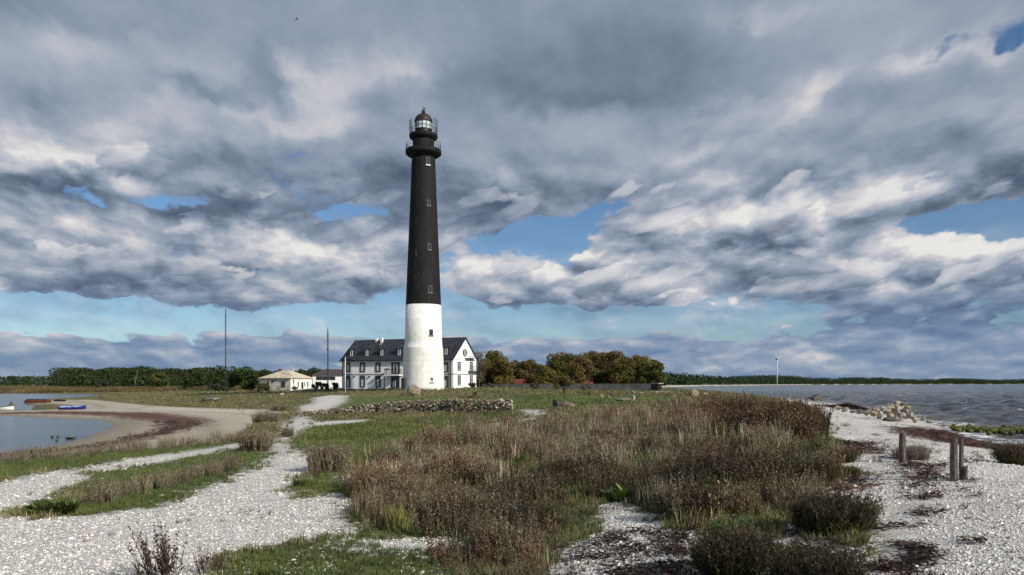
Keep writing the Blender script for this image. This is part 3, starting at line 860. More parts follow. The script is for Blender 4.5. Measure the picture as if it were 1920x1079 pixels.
# ------------------------------------------------------------------ the white house
TH = math.radians(24)
def house_frame(px, Y, z):
    """matrix: local x along the front towards the right corner, y into the building"""
    c = atY(px, 725, Y)
    return c.x, Y
hx, hy = house_frame(850, 152.0, 0)
HL, HD = 27.0, 10.2
hz = H(hx - 12, hy + 6) - 0.1
hz = min(hz, 3.0)
HS = tag(empty('guest_house', (hx, hy, hz), -TH), 'white two-storey house with dark dormered roof behind the lighthouse', 'house')
ux, uy = math.cos(TH), -math.sin(TH)
def ft(px):
    """signed local x (0 = right corner, negative to the left) of a photo column on the front wall"""
    k = (atY(px, 700, 100).x) / 100
    # hx + x*ux = k*(hy + x*uy)
    return (k * hy - hx) / (ux - k * uy)
def fz(px, py):
    x = ft(px); return atY(px, py, hy + x * uy).z - hz
def gy(px):
    """local y of a photo column on the right gable wall"""
    k = atY(px, 700, 100).x / 100
    return (k * hy - hx) / (math.sin(TH) - k * math.cos(TH))
def gz(px, py): return atY(px, py, hy + gy(px) * math.cos(TH)).z - hz
EAV = fz(850, 671.5); RDG = atY(873, 634.5, hy + HD / 2 * math.cos(TH)).z - hz
def hwall(m):
    m.box(-HL, 0, 0, HD, -0.8, EAV - .02)
    m.prism([(0.0, EAV - .02), (HD, EAV - .02), (HD / 2, RDG - .12)], -HL, 0)
part('wall', M_plaster, HS, hwall)
part('plinth', M_midgrey, HS, lambda m: (m.box(-HL - .06, .06, -.06, HD + .06, -0.8, .30)))
SC = fz(700, 702.5)
part('string_course', M_midgrey, HS, lambda m: (m.box(-HL - .05, .05, -.05, HD + .05, SC - .09, SC + .09)))
part('cornice', M_trim, HS, lambda m: (m.box(-HL - .1, 0.0, -.12, -.003, EAV - .55, EAV - .08), m.box(.003, .10, -.12, HD + .1, EAV - .25, EAV - .10)))
part('corner_board', M_trim, HS, lambda m: m.box(-HL - .03, -HL + .55, -.04, -.003, .30, EAV - .56))
part('corner_board', M_trim, HS, lambda m: m.box(-.75, .03, -.04, -.003, .30, EAV - .56))
sl = math.atan2(RDG - EAV, HD / 2)
def hroof(m):
    ov = .45; t = .16
    ez = EAV - ov * math.tan(sl)
    for s in (0, 1):
        y0, y1 = (-ov, HD / 2) if s == 0 else (HD + ov, HD / 2)
        m.prism([(y0, ez), (y1, RDG), (y1, RDG + t), (y0, ez + t)], -HL - .5, .30)
roof = part('roof', M_slate, HS, hroof)
part('ridge_cap', M_midgrey, roof, lambda m: m.box(-HL - .5, .3, HD / 2 - .1, HD / 2 + .1, RDG + .10, RDG + .22))
part('gutter', M_iron, roof, lambda m: m.box(-HL - .5, .30, -.62, -.46, EAV - .45 * math.tan(sl) - .02, EAV - .45 * math.tan(sl) + .10))
part('chimney', M_trim, roof, lambda m: (m.box(ft(681), ft(681) + .45, HD / 2 - .6, HD / 2 - .2, RDG - .7, RDG + .45), m.box(ft(692), ft(692) + .5, HD / 2 - .9, HD / 2 - .45, RDG - 1.3, RDG + .55)))
part('rooflight', M_steel, roof, lambda m: m.prism([(HD / 2 - 1.5, RDG - 1.9 * 0 - 1.5 * math.tan(sl) + .165), (HD / 2 - .9, RDG - .9 * math.tan(sl) + .165), (HD / 2 - .9, RDG - .9 * math.tan(sl) + .24), (HD / 2 - 1.5, RDG - 1.5 * math.tan(sl) + .24)], ft(693), ft(693) + .6))
def hwindow(x, z0, z1, w, low):
    fr = part('window', M_grey, HS, lambda m: (m.box(x - w / 2, x - w * .20, -.10, -.003, z0, z1), m.box(x + w * .20, x + w / 2, -.10, -.003, z0, z1),
                                               m.box(x - w * .20, x + w * .20, -.10, -.003, z0, z0 + .22), m.box(x - w * .20, x + w * .20, -.10, -.003, z1 - (.85 if low else .4), z1)))
    a0, a1 = z0 + .22, z1 - (.85 if low else .4)
    part('frame', M_trim, fr, lambda m: (m.box(x - w * .20, x - w * .20 + .13, -.07, -.003, a0, a1), m.box(x + w * .20 - .13, x + w * .20, -.07, -.003, a0, a1),
                                         m.box(x - .04, x + .04, -.07, -.003, a0, a1), m.box(x - w * .20 + .13, x + w * .20 - .13, -.065, -.003, a1 - .1, a1),
                                         m.box(x - w * .20 + .13, x + w * .20 - .13, -.065, -.003, a0, a0 + .1)))
    part('pane', M_glass, fr, lambda m: (m.box(x - w * .20 + .13, x - .04, -.03, -.003, a0 + .1, a1 - .1), m.box(x + .04, x + w * .20 - .13, -.03, -.003, a0 + .1, a1 - .1)))
for px in (652.5, 680, 709, 771, 803, 835.7):
    hwindow(ft(px), fz(px, 698), fz(px, 680), 1.30 if px > 660 else 1.2, False)
    hwindow(ft(px), fz(px, 726.5), fz(px, 704.5), 1.30 if px > 660 else 1.2, True)
# balcony bay
bx = ft(742)
bf = part('balcony_door', M_grey, HS, lambda m: m.box(bx - 1.05, bx + 1.05, -.09, -.003, fz(742, 701.5), fz(742, 679.5)))
part('frame', M_trim, bf, lambda m: (m.box(bx - .42, bx - .30, -.13, -.093, fz(742, 700), fz(742, 683)), m.box(bx + .30, bx + .42, -.13, -.093, fz(742, 700), fz(742, 683)), m.box(bx - .30, bx + .30, -.13, -.093, fz(742, 684.2), fz(742, 683))))
part('pane', M_glass, bf, lambda m: m.box(bx - .30, bx + .30, -.11, -.093, fz(742, 700), fz(742, 684.2)))
part('door_surround', M_trim, HS, lambda m: (m.box(bx - 1.5, bx - 1.05, -.06, -.003, fz(742, 701), fz(742, 678)), m.box(bx + 1.05, bx + 1.5, -.06, -.003, fz(742, 701), fz(742, 678)), m.box(bx - 1.5, bx + 1.5, -.06, -.003, fz(742, 679.4), fz(742, 677))))
ed = part('entrance_door', M_glass, HS, lambda m: m.box(bx - 1.1, bx + .95, -.09, -.003, fz(742, 728), fz(742, 705.5)))
part('frame', M_trim, ed, lambda m: (m.box(bx + .98, bx + 1.3, -.1, -.003, fz(742, 728), fz(742, 705)), m.box(bx - .1, bx + .02, -.12, -.092, fz(742, 728), fz(742, 712)), m.box(bx - .55, bx - .47, -.12, -.092, fz(742, 726), fz(742, 714))))
bz = fz(735, 702.6)
bal = part('balcony', M_trim, HS, lambda m: m.box(bx - 1.95, bx + 1.75, -1.5, -.053, bz - .28, bz))
def brail(m):
    h = 1.0
    for x in np.arange(bx - 1.9, bx + 1.75, .24): m.box(x - .018, x + .018, -1.46, -1.43, bz, bz + h)
    m.box(bx - 1.92, bx + 1.72, -1.47, -1.42, bz + h, bz + h + .06)
    for xx in (bx - 1.9, bx + 1.70):
        m.box(xx - .02, xx + .02, -1.42, -.06, bz + h, bz + h + .06)
        for y in np.arange(-1.3, -.1, .24): m.box(xx - .015, xx + .015, y - .015, y + .015, bz, bz + h)
part('railing', M_iron, bal, brail)
part('post', M_iron, bal, lambda m: (m.box(bx - 1.9, bx - 1.78, -1.42, -1.30, -.3, bz - .28)))
part('post', M_iron, bal, lambda m: (m.box(bx + 1.5, bx + 1.62, -1.42, -1.30, -.3, bz - .28)))
part('parasol', M_iron, bal, lambda m: (m.tube([(bx - 1.5, -1.0, bz), (bx - 1.5, -1.0, bz + 1.1)], .035, 6), m.lathe([(.62, bz + .98), (.58, bz + 1.15), (.04, bz + 1.3)], 10, Matrix.Translation((bx - 1.5, -1.0, 0)))))
# outside stair flight beside the entrance
def stair(m):
    n = 10
    for k in range(n):
        m.box(bx - 2.1 - (n - k) * .30, bx - 2.1 - (n - k - 1) * .30 - .004, -1.5, -.3, (k) * (bz - .3) / n - .3, (k + 1) * (bz - .3) / n)
# dormers
def dormer(px):
    x = ft(px)
    yf = .62; z0 = EAV + yf * math.tan(sl)
    z1 = z0 + 1.72; yb = (z1 + .12 - EAV) / math.tan(sl) + 1.1
    w = .66
    d = part('dormer', M_slate, HS, lambda m: (m.prism([(yf, z0 - .1), (yf, z1), (yb, z1 + (yb - yf) * .30), (yb, EAV + yb * math.tan(sl) - .2)], x - w, x + w),
                                               m.prism([(yf - .25, z1 - .02), (yb + .4, z1 + (yb + .4 - yf) * .30 + .01), (yb + .4, z1 + (yb + .4 - yf) * .30 + .10), (yf - .25, z1 + .08)], x - w - .14, x + w + .14)))
    part('frame', M_trim, d, lambda m: (m.box(x - .30, x - .17, yf - .06, yf - .003, z0 + .25, z1 - .12), m.box(x + .17, x + .30, yf - .06, yf - .003, z0 + .25, z1 - .12),
                                        m.box(x - .17, x + .17, yf - .06, yf - .003, z1 - .24, z1 - .12), m.box(x - .17, x + .17, yf - .06, yf - .003, z0 + .25, z0 + .37)))
    part('pane', M_glass, d, lambda m: m.box(x - .17, x + .17, yf - .03, yf - .003, z0 + .37, z1 - .24))
for px in (656, 685, 713, 745.7, 775, 804, 833.8): dormer(px)
# gable
def gwindow(px, y0, y1, w):
    c = gy(px); z0, z1 = gz(px, y1), gz(px, y0)
    fr = part('window', M_grey, HS, lambda m: (m.box(.003, .09, c - w / 2, c + w / 2, z0, z0 + .12), m.box(.003, .09, c - w / 2, c + w / 2, z1 - .3, z1),
                                               m.box(.003, .09, c - w / 2, c - w / 2 + .28, z0 + .12, z1 - .3), m.box(.003, .09, c + w / 2 - .28, c + w / 2, z0 + .12, z1 - .3)))
    part('frame', M_trim, fr, lambda m: m.box(.003, .06, c - w / 2 + .28, c + w / 2 - .28, z0 + .12, z1 - .3))
    part('pane', M_glass, fr, lambda m: (m.box(.063, .075, c - w / 2 + .38, c - .05, z0 + .22, z1 - .4), m.box(.063, .075, c + .05, c + w / 2 - .38, z0 + .22, z1 - .4)))
for px in (860.8, 883.4):
    gwindow(px, 679, 695.6, 1.35); gwindow(px, 704, 723, 1.35)
def oval(m):
    c = gy(871.7); z0, z1 = gz(871.7, 669), gz(871.7, 654.5); n = 20
    zc, rz_, ry_ = (z0 + z1) / 2, (z1 - z0) / 2, 1.0
    vs = [(.004, c + ry_ * math.cos(2 * math.pi * k / n), zc + rz_ * math.sin(2 * math.pi * k / n)) for k in range(n)]
    vs += [(.06, v[1], v[2]) for v in vs]
    m.add(vs, [list(range(n)), list(range(n, 2 * n))[::-1]] + [[k, (k + 1) % n, (k + 1) % n + n, k + n] for k in range(n)])
ow = part('oval_window', M_glass, HS, oval)
part('frame', M_trim, ow, lambda m: [m.box(.062, .09, gy(871.7) + q - .05, gy(871.7) + q + .05, gz(871.7, 668), gz(871.7, 655.5)) for q in (-.38, 0.0, .38)])
def escape(m):
    for (pa, pb, py, d) in ((871, 887.5, 672, 1.0), (877, 893.5, 696, 1.0)):
        y0, y1 = gy(pa), min(gy(pb), HD + .3); z = gz(880, py)
        m.box(.06, d, y0, y1, z - .06, z)
        for y in np.linspace(y0 + .03, y1 - .03, 9): m.box(d - .03, d, y - .015, y + .015, z, z + .95)
        m.box(d - .04, d, y0, y1, z + .95, z + 1.0)
    yl = gy(888.2)
    for q in (-.22, .22): m.box(.75, .80, yl + q - .02, yl + q + .02, .3, gz(888, 668))
    for z in np.arange(.5, gz(888, 668), .4): m.box(.76, .79, yl - .2, yl + .2, z - .015, z + .015)
part('fire_escape', M_iron, HS, escape)
for q in (-.35,):
    part('downpipe', M_grey, HS, lambda m: m.box(-.62, -.45, -.20, -.06, .1, EAV - .3))
part('downpipe', M_grey, HS, lambda m: m.box(-HL + .0, -HL + .12, -.20, -.06, .1, EAV - .3))
for px in (664.5, 693):
    part('wall_lamp', M_iron, HS, lambda m: (m.box(ft(px) - .12, ft(px) + .12, -.25, -.003, fz(px, 708), fz(px, 705.3))))

# ------------------------------------------------------------------ flagpole, masts, turbine, leaning trunk
p0 = atY(647.5, 733, 146)
g0 = H(p0.x, 146)
FP = tag(empty('flagpole', (p0.x, 146, g0)), 'slim white pole standing before the left end of the white house', 'pole')
fh = atY(647.5, 672.5, 146).z - g0
part('mast', M_trim, FP, lambda m: m.tube([(0, 0, -.1), (0, 0, fh)], .085, 8, r1=.06))
part('finial', M_trim, FP, lambda m: m.lathe([(.02, fh), (.10, fh + .07), (.10, fh + .13), (.01, fh + .2)], 8))
part('foot', M_steel, FP, lambda m: m.box(-.16, .16, -.16, .16, -.15, .35))
M_sock = mat_flat('white_cloth', (.75, .74, .72), .9, .1)
def lattice_mast(px, ptop, pbase, Y, lab):
    b0 = atY(px, pbase, Y); g = H(b0.x, Y); h = atY(px, ptop, Y).z - g
    e = tag(empty('radio_mast', (b0.x, Y, g)), lab, 'radio mast', 'radio masts')
    w = .15
    def fr(m):
        for a in range(3):
            c, s = w * math.cos(a * 2.094), w * math.sin(a * 2.094)
            m.tube([(c, s, 0), (c, s, h - 2)], .05, 4)
        n = int(h / 1.1)
        for k in range(n):
            z = k * 1.1
            for a in range(3):
                c, s, c2, s2 = w * math.cos(a * 2.094), w * math.sin(a * 2.094), w * math.cos((a + 1) * 2.094), w * math.sin((a + 1) * 2.094)
                m.tube([(c, s, z), (c2, s2, z + 1.1)] if k % 2 else [(c2, s2, z), (c, s, z + 1.1)], .04, 3)
    part('lattice', M_grey, e, fr)
    part('whip_antenna', M_grey, e, lambda m: m.tube([(0, 0, h - 3.2), (0, 0, h)], .06, 5, r1=.03))
    for q in (.3, .62):
        part('collar', M_grey, e, lambda m: m.box(-.22, .22, -.22, .22, h * q, h * q + .35))
    def guys(m):
        for a in (0.4, 2.5, 4.6):
            for q in (.62,):
                m.tube([(0, 0, h * q), (h * .4 * math.cos(a), h * .4 * math.sin(a), 0)], .012, 3)
    part('guy_wires', M_steel, e, guys)
lattice_mast(423, 577, 726, 235, 'taller thin dark mast rising above the round dark grove left of the ruined cottage')
lattice_mast(614.5, 609, 728, 178, 'shorter thin dark mast in front of the grey outbuilding')
# wind turbine
WY = 1500.0
w0 = atY(1457, 707, WY); wh = atY(1457, 673.5, WY)
WT = tag(empty('wind_turbine', (w0.x, WY, 2.0)), 'white three-bladed wind turbine standing over the far wooded shore', 'wind turbine')
M_turb = mat_flat('white_turbine_paint', (.52, .54, .56), .5, .02)
hh_ = wh.z - 2.0
part('tower', M_turb, WT, lambda m: m.tube([(0, 0, 0), (0, 0, hh_)], 1.3, 12, r1=.8))
part('nacelle', M_turb, WT, lambda m: (m.box(-1.7, 1.7, -3.5, 5.5, hh_ - 1.2, hh_ + 2.0)))
part('hub', M_turb, WT, lambda m: m.lathe([(.1, -2), (1.3, -1), (1.6, .6), (1.6, 1.5)], 12, Matrix.Translation((0, -4.6, hh_ + .5)) @ Matrix.Rotation(math.pi / 2, 4, 'X')))
for k, a in enumerate((48, 132, 267)):
    def blade(m, a=math.radians(a)):
        L = 11.5; d = Vector((math.cos(a), 0, math.sin(a))); n = Vector((-math.sin(a), 0, math.cos(a))); y = Vector((0, 1, 0))
        pts = []
        for t, c in ((.0, .8), (.12, 1.5), (.3, 1.35), (.7, .8), (1.0, .3)):
            o = Vector((0, -4.6, hh_ + .5)) + d * (1.0 + t * L)
            pts += [o - n * c * .4, o + y * .22, o + n * c * .6, o - y * .22]
        fs = [[i * 4 + j, i * 4 + (j + 1) % 4, (i + 1) * 4 + (j + 1) % 4, (i + 1) * 4 + j] for i in range(4) for j in range(4)] + [[0, 1, 2, 3], [16, 17, 18, 19]]
        m.add([tuple(q) for q in pts], fs)
    part('blade', M_turb, WT, blade)
# leaning dead trunk by the lagoon
b0 = ground_hit(250, 735); LY = b0.y
t1 = atY(254, 712, LY); t2 = atY(256, 704, LY); t3 = atY(258.5, 693, LY)
dt = MB(); dt.tube([(0, 0, -.2), tuple(t1 - b0), tuple(t2 - b0 + Vector((.1, 0, 0))), tuple(t3 - b0)], .26, 7, r1=.09)
DT = tag(empty('dead_tree', tuple(b0)), 'bare pale leaning trunk standing alone in the pasture before the left wood', 'dead tree')
dt.build('trunk', M_wood, DT)
part('branch_stub', M_wood, DT, lambda m: m.tube([tuple((t1 - b0) * .9), tuple((t1 - b0) * .9 + Vector((-.7, 0, .2)))], .1, 5, r1=.04))

# ------------------------------------------------------------------ ruined cottage with a hipped roof
M_oldwall_shaded = mat_flat('peeling_plaster_shaded', (.56, .52, .47), .9, .35, 1.1, bump=.6)  # worn plaster, with the shade of the left wall put into its grey
M_oldroof = mat_roof('weathered_sheet_roof', (.52, .45, .34), 1.6)
M_limewash_sunlit = mat_flat('limewash_sunlit', (.78, .77, .73), .9, .08)  # right wall: sunlit side given a paler base colour than the shaded one
M_brick = mat_flat('old_brick', (.22, .075, .05), .9, .3, 4)
def frame_ft(e, px, f0=None):
    ex, ey = e.location.x, e.location.y
    k = atY(px, 700, 100).x / 100
    return (k * ey - ex) / (ux - k * uy)
def frame_gy(e, px):
    ex, ey = e.location.x, e.location.y
    k = atY(px, 700, 100).x / 100
    return (k * ey - ex) / (math.sin(TH) - k * math.cos(TH))
cY = 186.0
cc = atY(545, 720, cY); cz = min(H(cc.x, cY), atY(545, 732.5, cY).z)
CO = tag(empty('ruined_cottage', (cc.x, cY, cz), -TH), 'low derelict cottage with pale hipped roof, peeling left wall greyed for shade and white sunlit right wall', 'cottage')
cL = -frame_ft(CO, 489); cD = frame_gy(CO, 584.5); cH = atY(545, 708.5, cY).z - cz; cR = atY(530, 694.5, cY + 3).z - cz
def cwall(m):
    m.box(-cL, 0, 0, .3, -.5, cH); m.box(-cL, 0, cD - .3, cD, -.5, cH); m.box(-cL, -cL + .3, .3, cD - .3, -.5, cH)
part('front_wall', M_oldwall_shaded, CO, cwall)
part('side_wall', M_limewash_sunlit, CO, lambda m: m.box(-.3, .04, -.04, cD + .04, -.5, cH - .01))
def croof(m):
    o = .4; zr = cR; ze = cH - .05
    x0, x1, y0, y1 = -cL - o, o, -o, cD + o; ya = cD / 2
    a, c = -cL * .62, -cL * .38
    m.add([(x0, y0, ze), (x1, y0, ze), (x1, y1, ze), (x0, y1, ze), (a, ya, zr), (c, ya, zr), (x0, y0, ze - .12), (x1, y0, ze - .12), (x1, y1, ze - .12), (x0, y1, ze - .12)],
          [[0, 1, 5, 4], [1, 2, 5], [2, 3, 4, 5], [3, 0, 4], [0, 6, 7, 1], [1, 7, 8, 2], [2, 8, 9, 3], [3, 9, 6, 0], [9, 8, 7, 6]])
cr = part('roof', M_oldroof, CO, croof)
def hole(m):
    # the torn patch of the roof, a dark opening frame laid on the slope
    s = (cR - cH) / (cD / 2 + .4)
    for (x, y, w, d) in ((-cL * .56, cD * .16, 1.4, .5), (-cL * .50, cD * .27, 1.0, .45)):
        z = cH - .05 + (y + .4) * s + .012
        m.add([(x - w / 2, y - d / 2, z - d / 2 * s), (x + w / 2, y - d / 2 + .1, z - (d / 2 - .1) * s), (x + w / 2 - .3, y + d / 2, z + d / 2 * s), (x - w / 2 + .2, y + d / 2, z + d / 2 * s)] +
              [(x - w / 2, y - d / 2, z - d / 2 * s - .05), (x + w / 2, y - d / 2 + .1, z - (d / 2 - .1) * s - .05), (x + w / 2 - .3, y + d / 2, z + d / 2 * s - .05), (x - w / 2 + .2, y + d / 2, z + d / 2 * s - .05)],
              [[0, 1, 2, 3], [0, 4, 5, 1], [1, 5, 6, 2], [2, 6, 7, 3], [3, 7, 4, 0]])
part('roof_hole', M_iron, cr, hole)
part('chimney', M_brick, cr, lambda m: (m.box(-cL * .86, -cL * .86 + .7, cD * .62, cD * .62 + .6, cH, cR + .25), m.box(-cL * .86 - .06, -cL * .86 + .76, cD * .62 - .06, cD * .62 + .66, cR + .25, cR + .4)))
part('chimney', M_oldwall_shaded, cr, lambda m: m.box(-cL * .36, -cL * .36 + .6, cD * .5, cD * .5 + .5, cH + .6, cR + .4))
def cwin(px, y0, y1, w, nm='window'):
    x = frame_ft(CO, px); Yw = CO.location.y + x * uy
    z0, z1 = atY(px, y1, Yw).z - cz, atY(px, y0, Yw).z - cz
    f = part(nm, M_wood, CO, lambda m: (m.box(x - w / 2, x - w / 2 + .1, -.06, -.003, z0, z1), m.box(x + w / 2 - .1, x + w / 2, -.06, -.003, z0, z1), m.box(x - w / 2 + .1, x + w / 2 - .1, -.06, -.003, z1 - .1, z1),
                                    m.box(x - w / 2 + .1, x + w / 2 - .1, -.06, -.003, z0, z0 + .1), m.box(x - .04, x + .04, -.06, -.003, z0 + .1, z1 - .1), m.box(x - w / 2 + .1, x - .04, -.06, -.003, (z0 + z1) / 2 - .03, (z0 + z1) / 2 + .03), m.box(x + .04, x + w / 2 - .1, -.06, -.003, (z0 + z1) / 2 - .03, (z0 + z1) / 2 + .03)))
    part('pane', M_glass, f, lambda m: m.box(x - w / 2 + .1, x + w / 2 - .1, -.02, -.001, z0 + .1, z1 - .1))
cwin(531, 715, 727, 1.3); cwin(511, 713.5, 718.5, .8); cwin(502, 716, 730, 1.0, 'doorway')
def csw(px, y0, y1, w, nm):
    c = frame_gy(CO, px); Yw = CO.location.y + c * math.cos(TH); z0, z1 = atY(px, y1, Yw).z - cz, atY(px, y0, Yw).z - cz
    part(nm, M_glass if nm == 'doorway' else M_wood, CO, lambda m: m.box(.042, .09, c - w / 2, c + w / 2, z0, z1))
csw(559, 716, 726, .45, 'window'); csw(566.5, 717, 729, .75, 'doorway'); csw(571, 716.5, 725, .35, 'window'); csw(576.5, 716, 726, .5, 'window')
part('porch', M_oldwall_shaded, CO, lambda m: (m.box(-cL - 1.6, -cL - .003, 1.0, 3.6, -.5, cH - .55), m.box(-cL - 1.8, -cL - .003, .8, 3.8, cH - .55, cH - .42)))
# grey outbuilding behind, left of the house
oY = 205.0
oc = atY(640, 715, oY); oz = H(oc.x, oY) - .3
OB = tag(empty('outbuilding', (oc.x, oY, oz)), 'long low grey outbuilding with brown roof between the cottage and the white house', 'outbuilding')
oL = oc.x - atY(586, 715, oY).x; oE = atY(600, 703, oY).z - oz; oR = atY(600, 692.5, oY + 3).z - oz
part('wall', M_plaster, OB, lambda m: m.box(-oL, 3.5, 0, 8, -.5, oE))
part('roof', mat_roof('brown_metal_roof', (.065, .05, .048)), OB, lambda m: (m.add([(-oL - .4, -.5, oE - .1), (3.9, -.5, oE - .1), (3.9, 8.5, oE - .1), (-oL - .4, 8.5, oE - .1), (-oL + 2.2, 4, oR), (2.5, 4, oR)],
                                                                     [[0, 1, 5, 4], [1, 2, 5], [2, 3, 4, 5], [3, 0, 4], [3, 2, 1, 0]])))
for px in (598.7, 610.7, 622.8):
    x = atY(px, 710, oY).x - oc.x
    f = part('window', M_grey, OB, lambda m: m.box(x - .85, x + .85, -.06, -.003, atY(px, 713, oY).z - oz, atY(px, 706.3, oY).z - oz))
    part('pane', M_glass, f, lambda m: m.box(x - .7, x + .7, -.075, -.063, atY(px, 712.4, oY).z - oz, atY(px, 706.9, oY).z - oz))

# ------------------------------------------------------------------ the concrete wall right of the house
M_conc = mat_flat('old_concrete', (.34, .32, .29), .9, .3, .8, bump=.6)
wA = atY(905, 722, 172); wB = atY(1240, 722, 142)
wl = (Vector((wB.x, wB.y, 0)) - Vector((wA.x, wA.y, 0))); wlen = wl.length; wang = math.atan2(wl.y, wl.x)
wz = 2.1
CW = tag(empty('concrete_wall', (wA.x, wA.y, wz), wang), 'long low grey concrete wall running before the autumn trees', 'wall')
wtop = atY(1240, 721.3, 142).z - wz
part('wall_panel', M_conc, CW, lambda m: m.box(0, wlen - 1.9, -.2, .2, -.8, wtop))
part('coping', M_conc, CW, lambda m: m.box(0, wlen - 1.9, -.26, .26, wtop + .002, wtop + .14))
for k in range(9):
    x = wlen * (k + .5) / 9.3
    part('pier', M_conc, CW, lambda m: m.box(x - .18, x + .18, -.30, -.203, -.8, wtop - .05))
part('end_hut', M_iron, CW, lambda m: m.box(wlen - 1.85, wlen - .4, -.6, .8, -.8, wtop + .1))
part('end_slab', M_conc, CW, lambda m: m.box(wlen - 2.0, wlen - .1, -.8, 1.0, wtop + .103, wtop + .28))
# little red huts glimpsed between the trees
def hut(px, y0, y1, w, Y, lab, red=True):
    a = atY(px, y1, Y); g = min(H(a.x, Y), a.z); h = atY(px, y0, Y).z - g
    e = tag(empty('shed', (a.x, Y, g), -.3), lab, 'shed', 'red roofed sheds among the trees')
    part('wall', M_brick, e, lambda m: m.box(-w / 2, w / 2, 0, 2.5, -.3, h * .55))
    part('roof', M_redroof, e, lambda m: m.prism([(-.2, h * .55), (2.7, h * .55), (1.25, h)], -w / 2 - .2, w / 2 + .2))
    part('door', M_trim, e, lambda m: m.box(w / 2 - .75, w / 2 - .2, -.06, -.003, 0, h * .5))
M_redroof = mat_roof('red_tile_roof', (.17, .045, .03))
hut(968, 711, 724, 2.8, 178, 'larger red-roofed shed showing under the autumn trees beside the white house')
hut(1101, 716, 722, 1.6, 168, 'smaller red-roofed shed peeping over the middle of the concrete wall')
# ------------------------------------------------------------------ plant templates (unit height) as arrays
def tri_strip(base, tip, w, side, bend=None):
    """a thin leaf: 2 triangles, kinked at the middle"""
    mid = (base + tip) * .5 + (bend if bend is not None else 0)
    return [base - side * w * .5, base + side * w * .5, mid + side * w * .4, mid - side * w * .4, tip], [[0, 1, 2], [0, 2, 3], [3, 2, 4]]
class PT:
    def __init__(s): s.v = []; s.f = []; s.c = []; s.n = 0; s.part = []
    def add(s, vs, fs, c, part=0):
        s.v += [list(q) for q in vs]; s.f += [[i + s.n for i in t] for t in fs]; s.part += [part] * len(fs)
        s.c += [list(c)] * len(vs) if np.ndim(c) == 1 else [list(q) for q in c]
        s.n += len(vs)
    def arr(s): return np.array(s.v, np.float32), np.array(s.f, np.int32), np.array(s.c, np.float32), np.array(s.part)
def unit(v): return v / (np.linalg.norm(v) + 1e-9)
def jit(g, c, k=.25): return np.clip(np.array(c) * (1 + g.uniform(-k, k)) * (1 + g.normal(0, .06, 3)), .002, 1)
def t_grass(g, n, cols, spread=.28, w=.05, lean=.5):
    t = PT()
    for _ in range(n):
        a = g.uniform(0, 6.28); r = spread * math.sqrt(g.uniform())
        b_ = np.array([r * math.cos(a), r * math.sin(a), -0.03]); h = g.uniform(.45, 1.0)
        a2 = a + g.normal(0, .8); ln = lean * g.uniform(.1, 1) * h
        tip = b_ + np.array([ln * math.cos(a2), ln * math.sin(a2), h])
        sd_ = np.array([-math.sin(a2 + g.normal(0, .7)), math.cos(a2), 0]); 
        vs, fs = tri_strip(b_, tip, w, unit(sd_), np.array([0, 0, .12 * h]))
        c = jit(g, cols[g.integers(len(cols))])
        t.add(vs, fs, c)
    return t.arr()
def t_weed(g, nst, ntw, cst, clf, spread=.22, lean=.3, tw=.07, lw=.022, low=None):
    """upright seed-head stems (mugwort and the like) with short upward twigs"""
    t = PT()
    for _ in range(nst):
        a = g.uniform(0, 6.28); r = spread * math.sqrt(g.uniform())
        b_ = np.array([r * math.cos(a), r * math.sin(a), -0.03]); h = g.uniform(.55, 1.0)
        a2 = a + g.normal(0, .6); ln = lean * g.uniform(.1, 1) * h
        tip = b_ + np.array([ln * math.cos(a2), ln * math.sin(a2), h])
        ph = g.uniform(0, 6.28)
        sd_ = np.array([math.cos(ph), math.sin(ph), 0])
        vs, fs = tri_strip(b_, tip, .012, sd_, np.array([0, 0, .03]))
        t.add(vs, fs, jit(g, cst), 0)
        vs, fs = tri_strip(b_, tip, .012, np.array([-math.sin(ph), math.cos(ph), 0]), np.array([0, 0, .03]))
        t.add(vs, fs, jit(g, cst), 0)
        for k in range(ntw):
            q = g.uniform(.18, 1.0); p0 = b_ + (tip - b_) * q
            ta = g.uniform(0, 6.28); L = tw * g.uniform(.6, 1.6) * (1.35 - q)
            d = np.array([math.cos(ta) * .75, math.sin(ta) * .75, g.uniform(.5, 1.3)]) * L
            sd2 = unit(np.cross(d, g.normal(0, 1, 3)))
            c = jit(g, (low if (low is not None and q < .4 and g.uniform() < .7) else clf[g.integers(len(clf))]))
            p1 = p0 + d
            t.add([p0, p0 + d * .55 + sd2 * lw, p1, p0 + d * .55 - sd2 * lw], [[0, 1, 2], [0, 2, 3]], c, 1)
    return t.arr()
def t_leafy(g, n, cols, L=.35, w=.09, spread=.5, rise=.8):
    """a clump of broad arching leaves"""
    t = PT()
    for _ in range(n):
        a = g.uniform(0, 6.28); r = spread * math.sqrt(g.uniform()) * .8
        b_ = np.array([r * math.cos(a), r * math.sin(a), g.uniform(-.03, rise * .5) * (1 - r / spread * .7)])
        a2 = a + g.normal(0, .9); l = L * g.uniform(.6, 1.2)
        d = np.array([math.cos(a2) * .8, math.sin(a2) * .8, g.uniform(.2, 1.1)]) * l
        s_ = unit(np.cross(d, (0, 0, 1))); up = np.array([0, 0, .15 * l])
        c = jit(g, cols[g.integers(len(cols))])
        t.add([b_, b_ + d * .4 + s_ * w + up, b_ + d + up * .2, b_ + d * .4 - s_ * w + up, b_ + d * .5 + up * .5], [[0, 1, 4], [1, 2, 4], [2, 3, 4], [3, 0, 4]], c, 1)
    return t.arr()
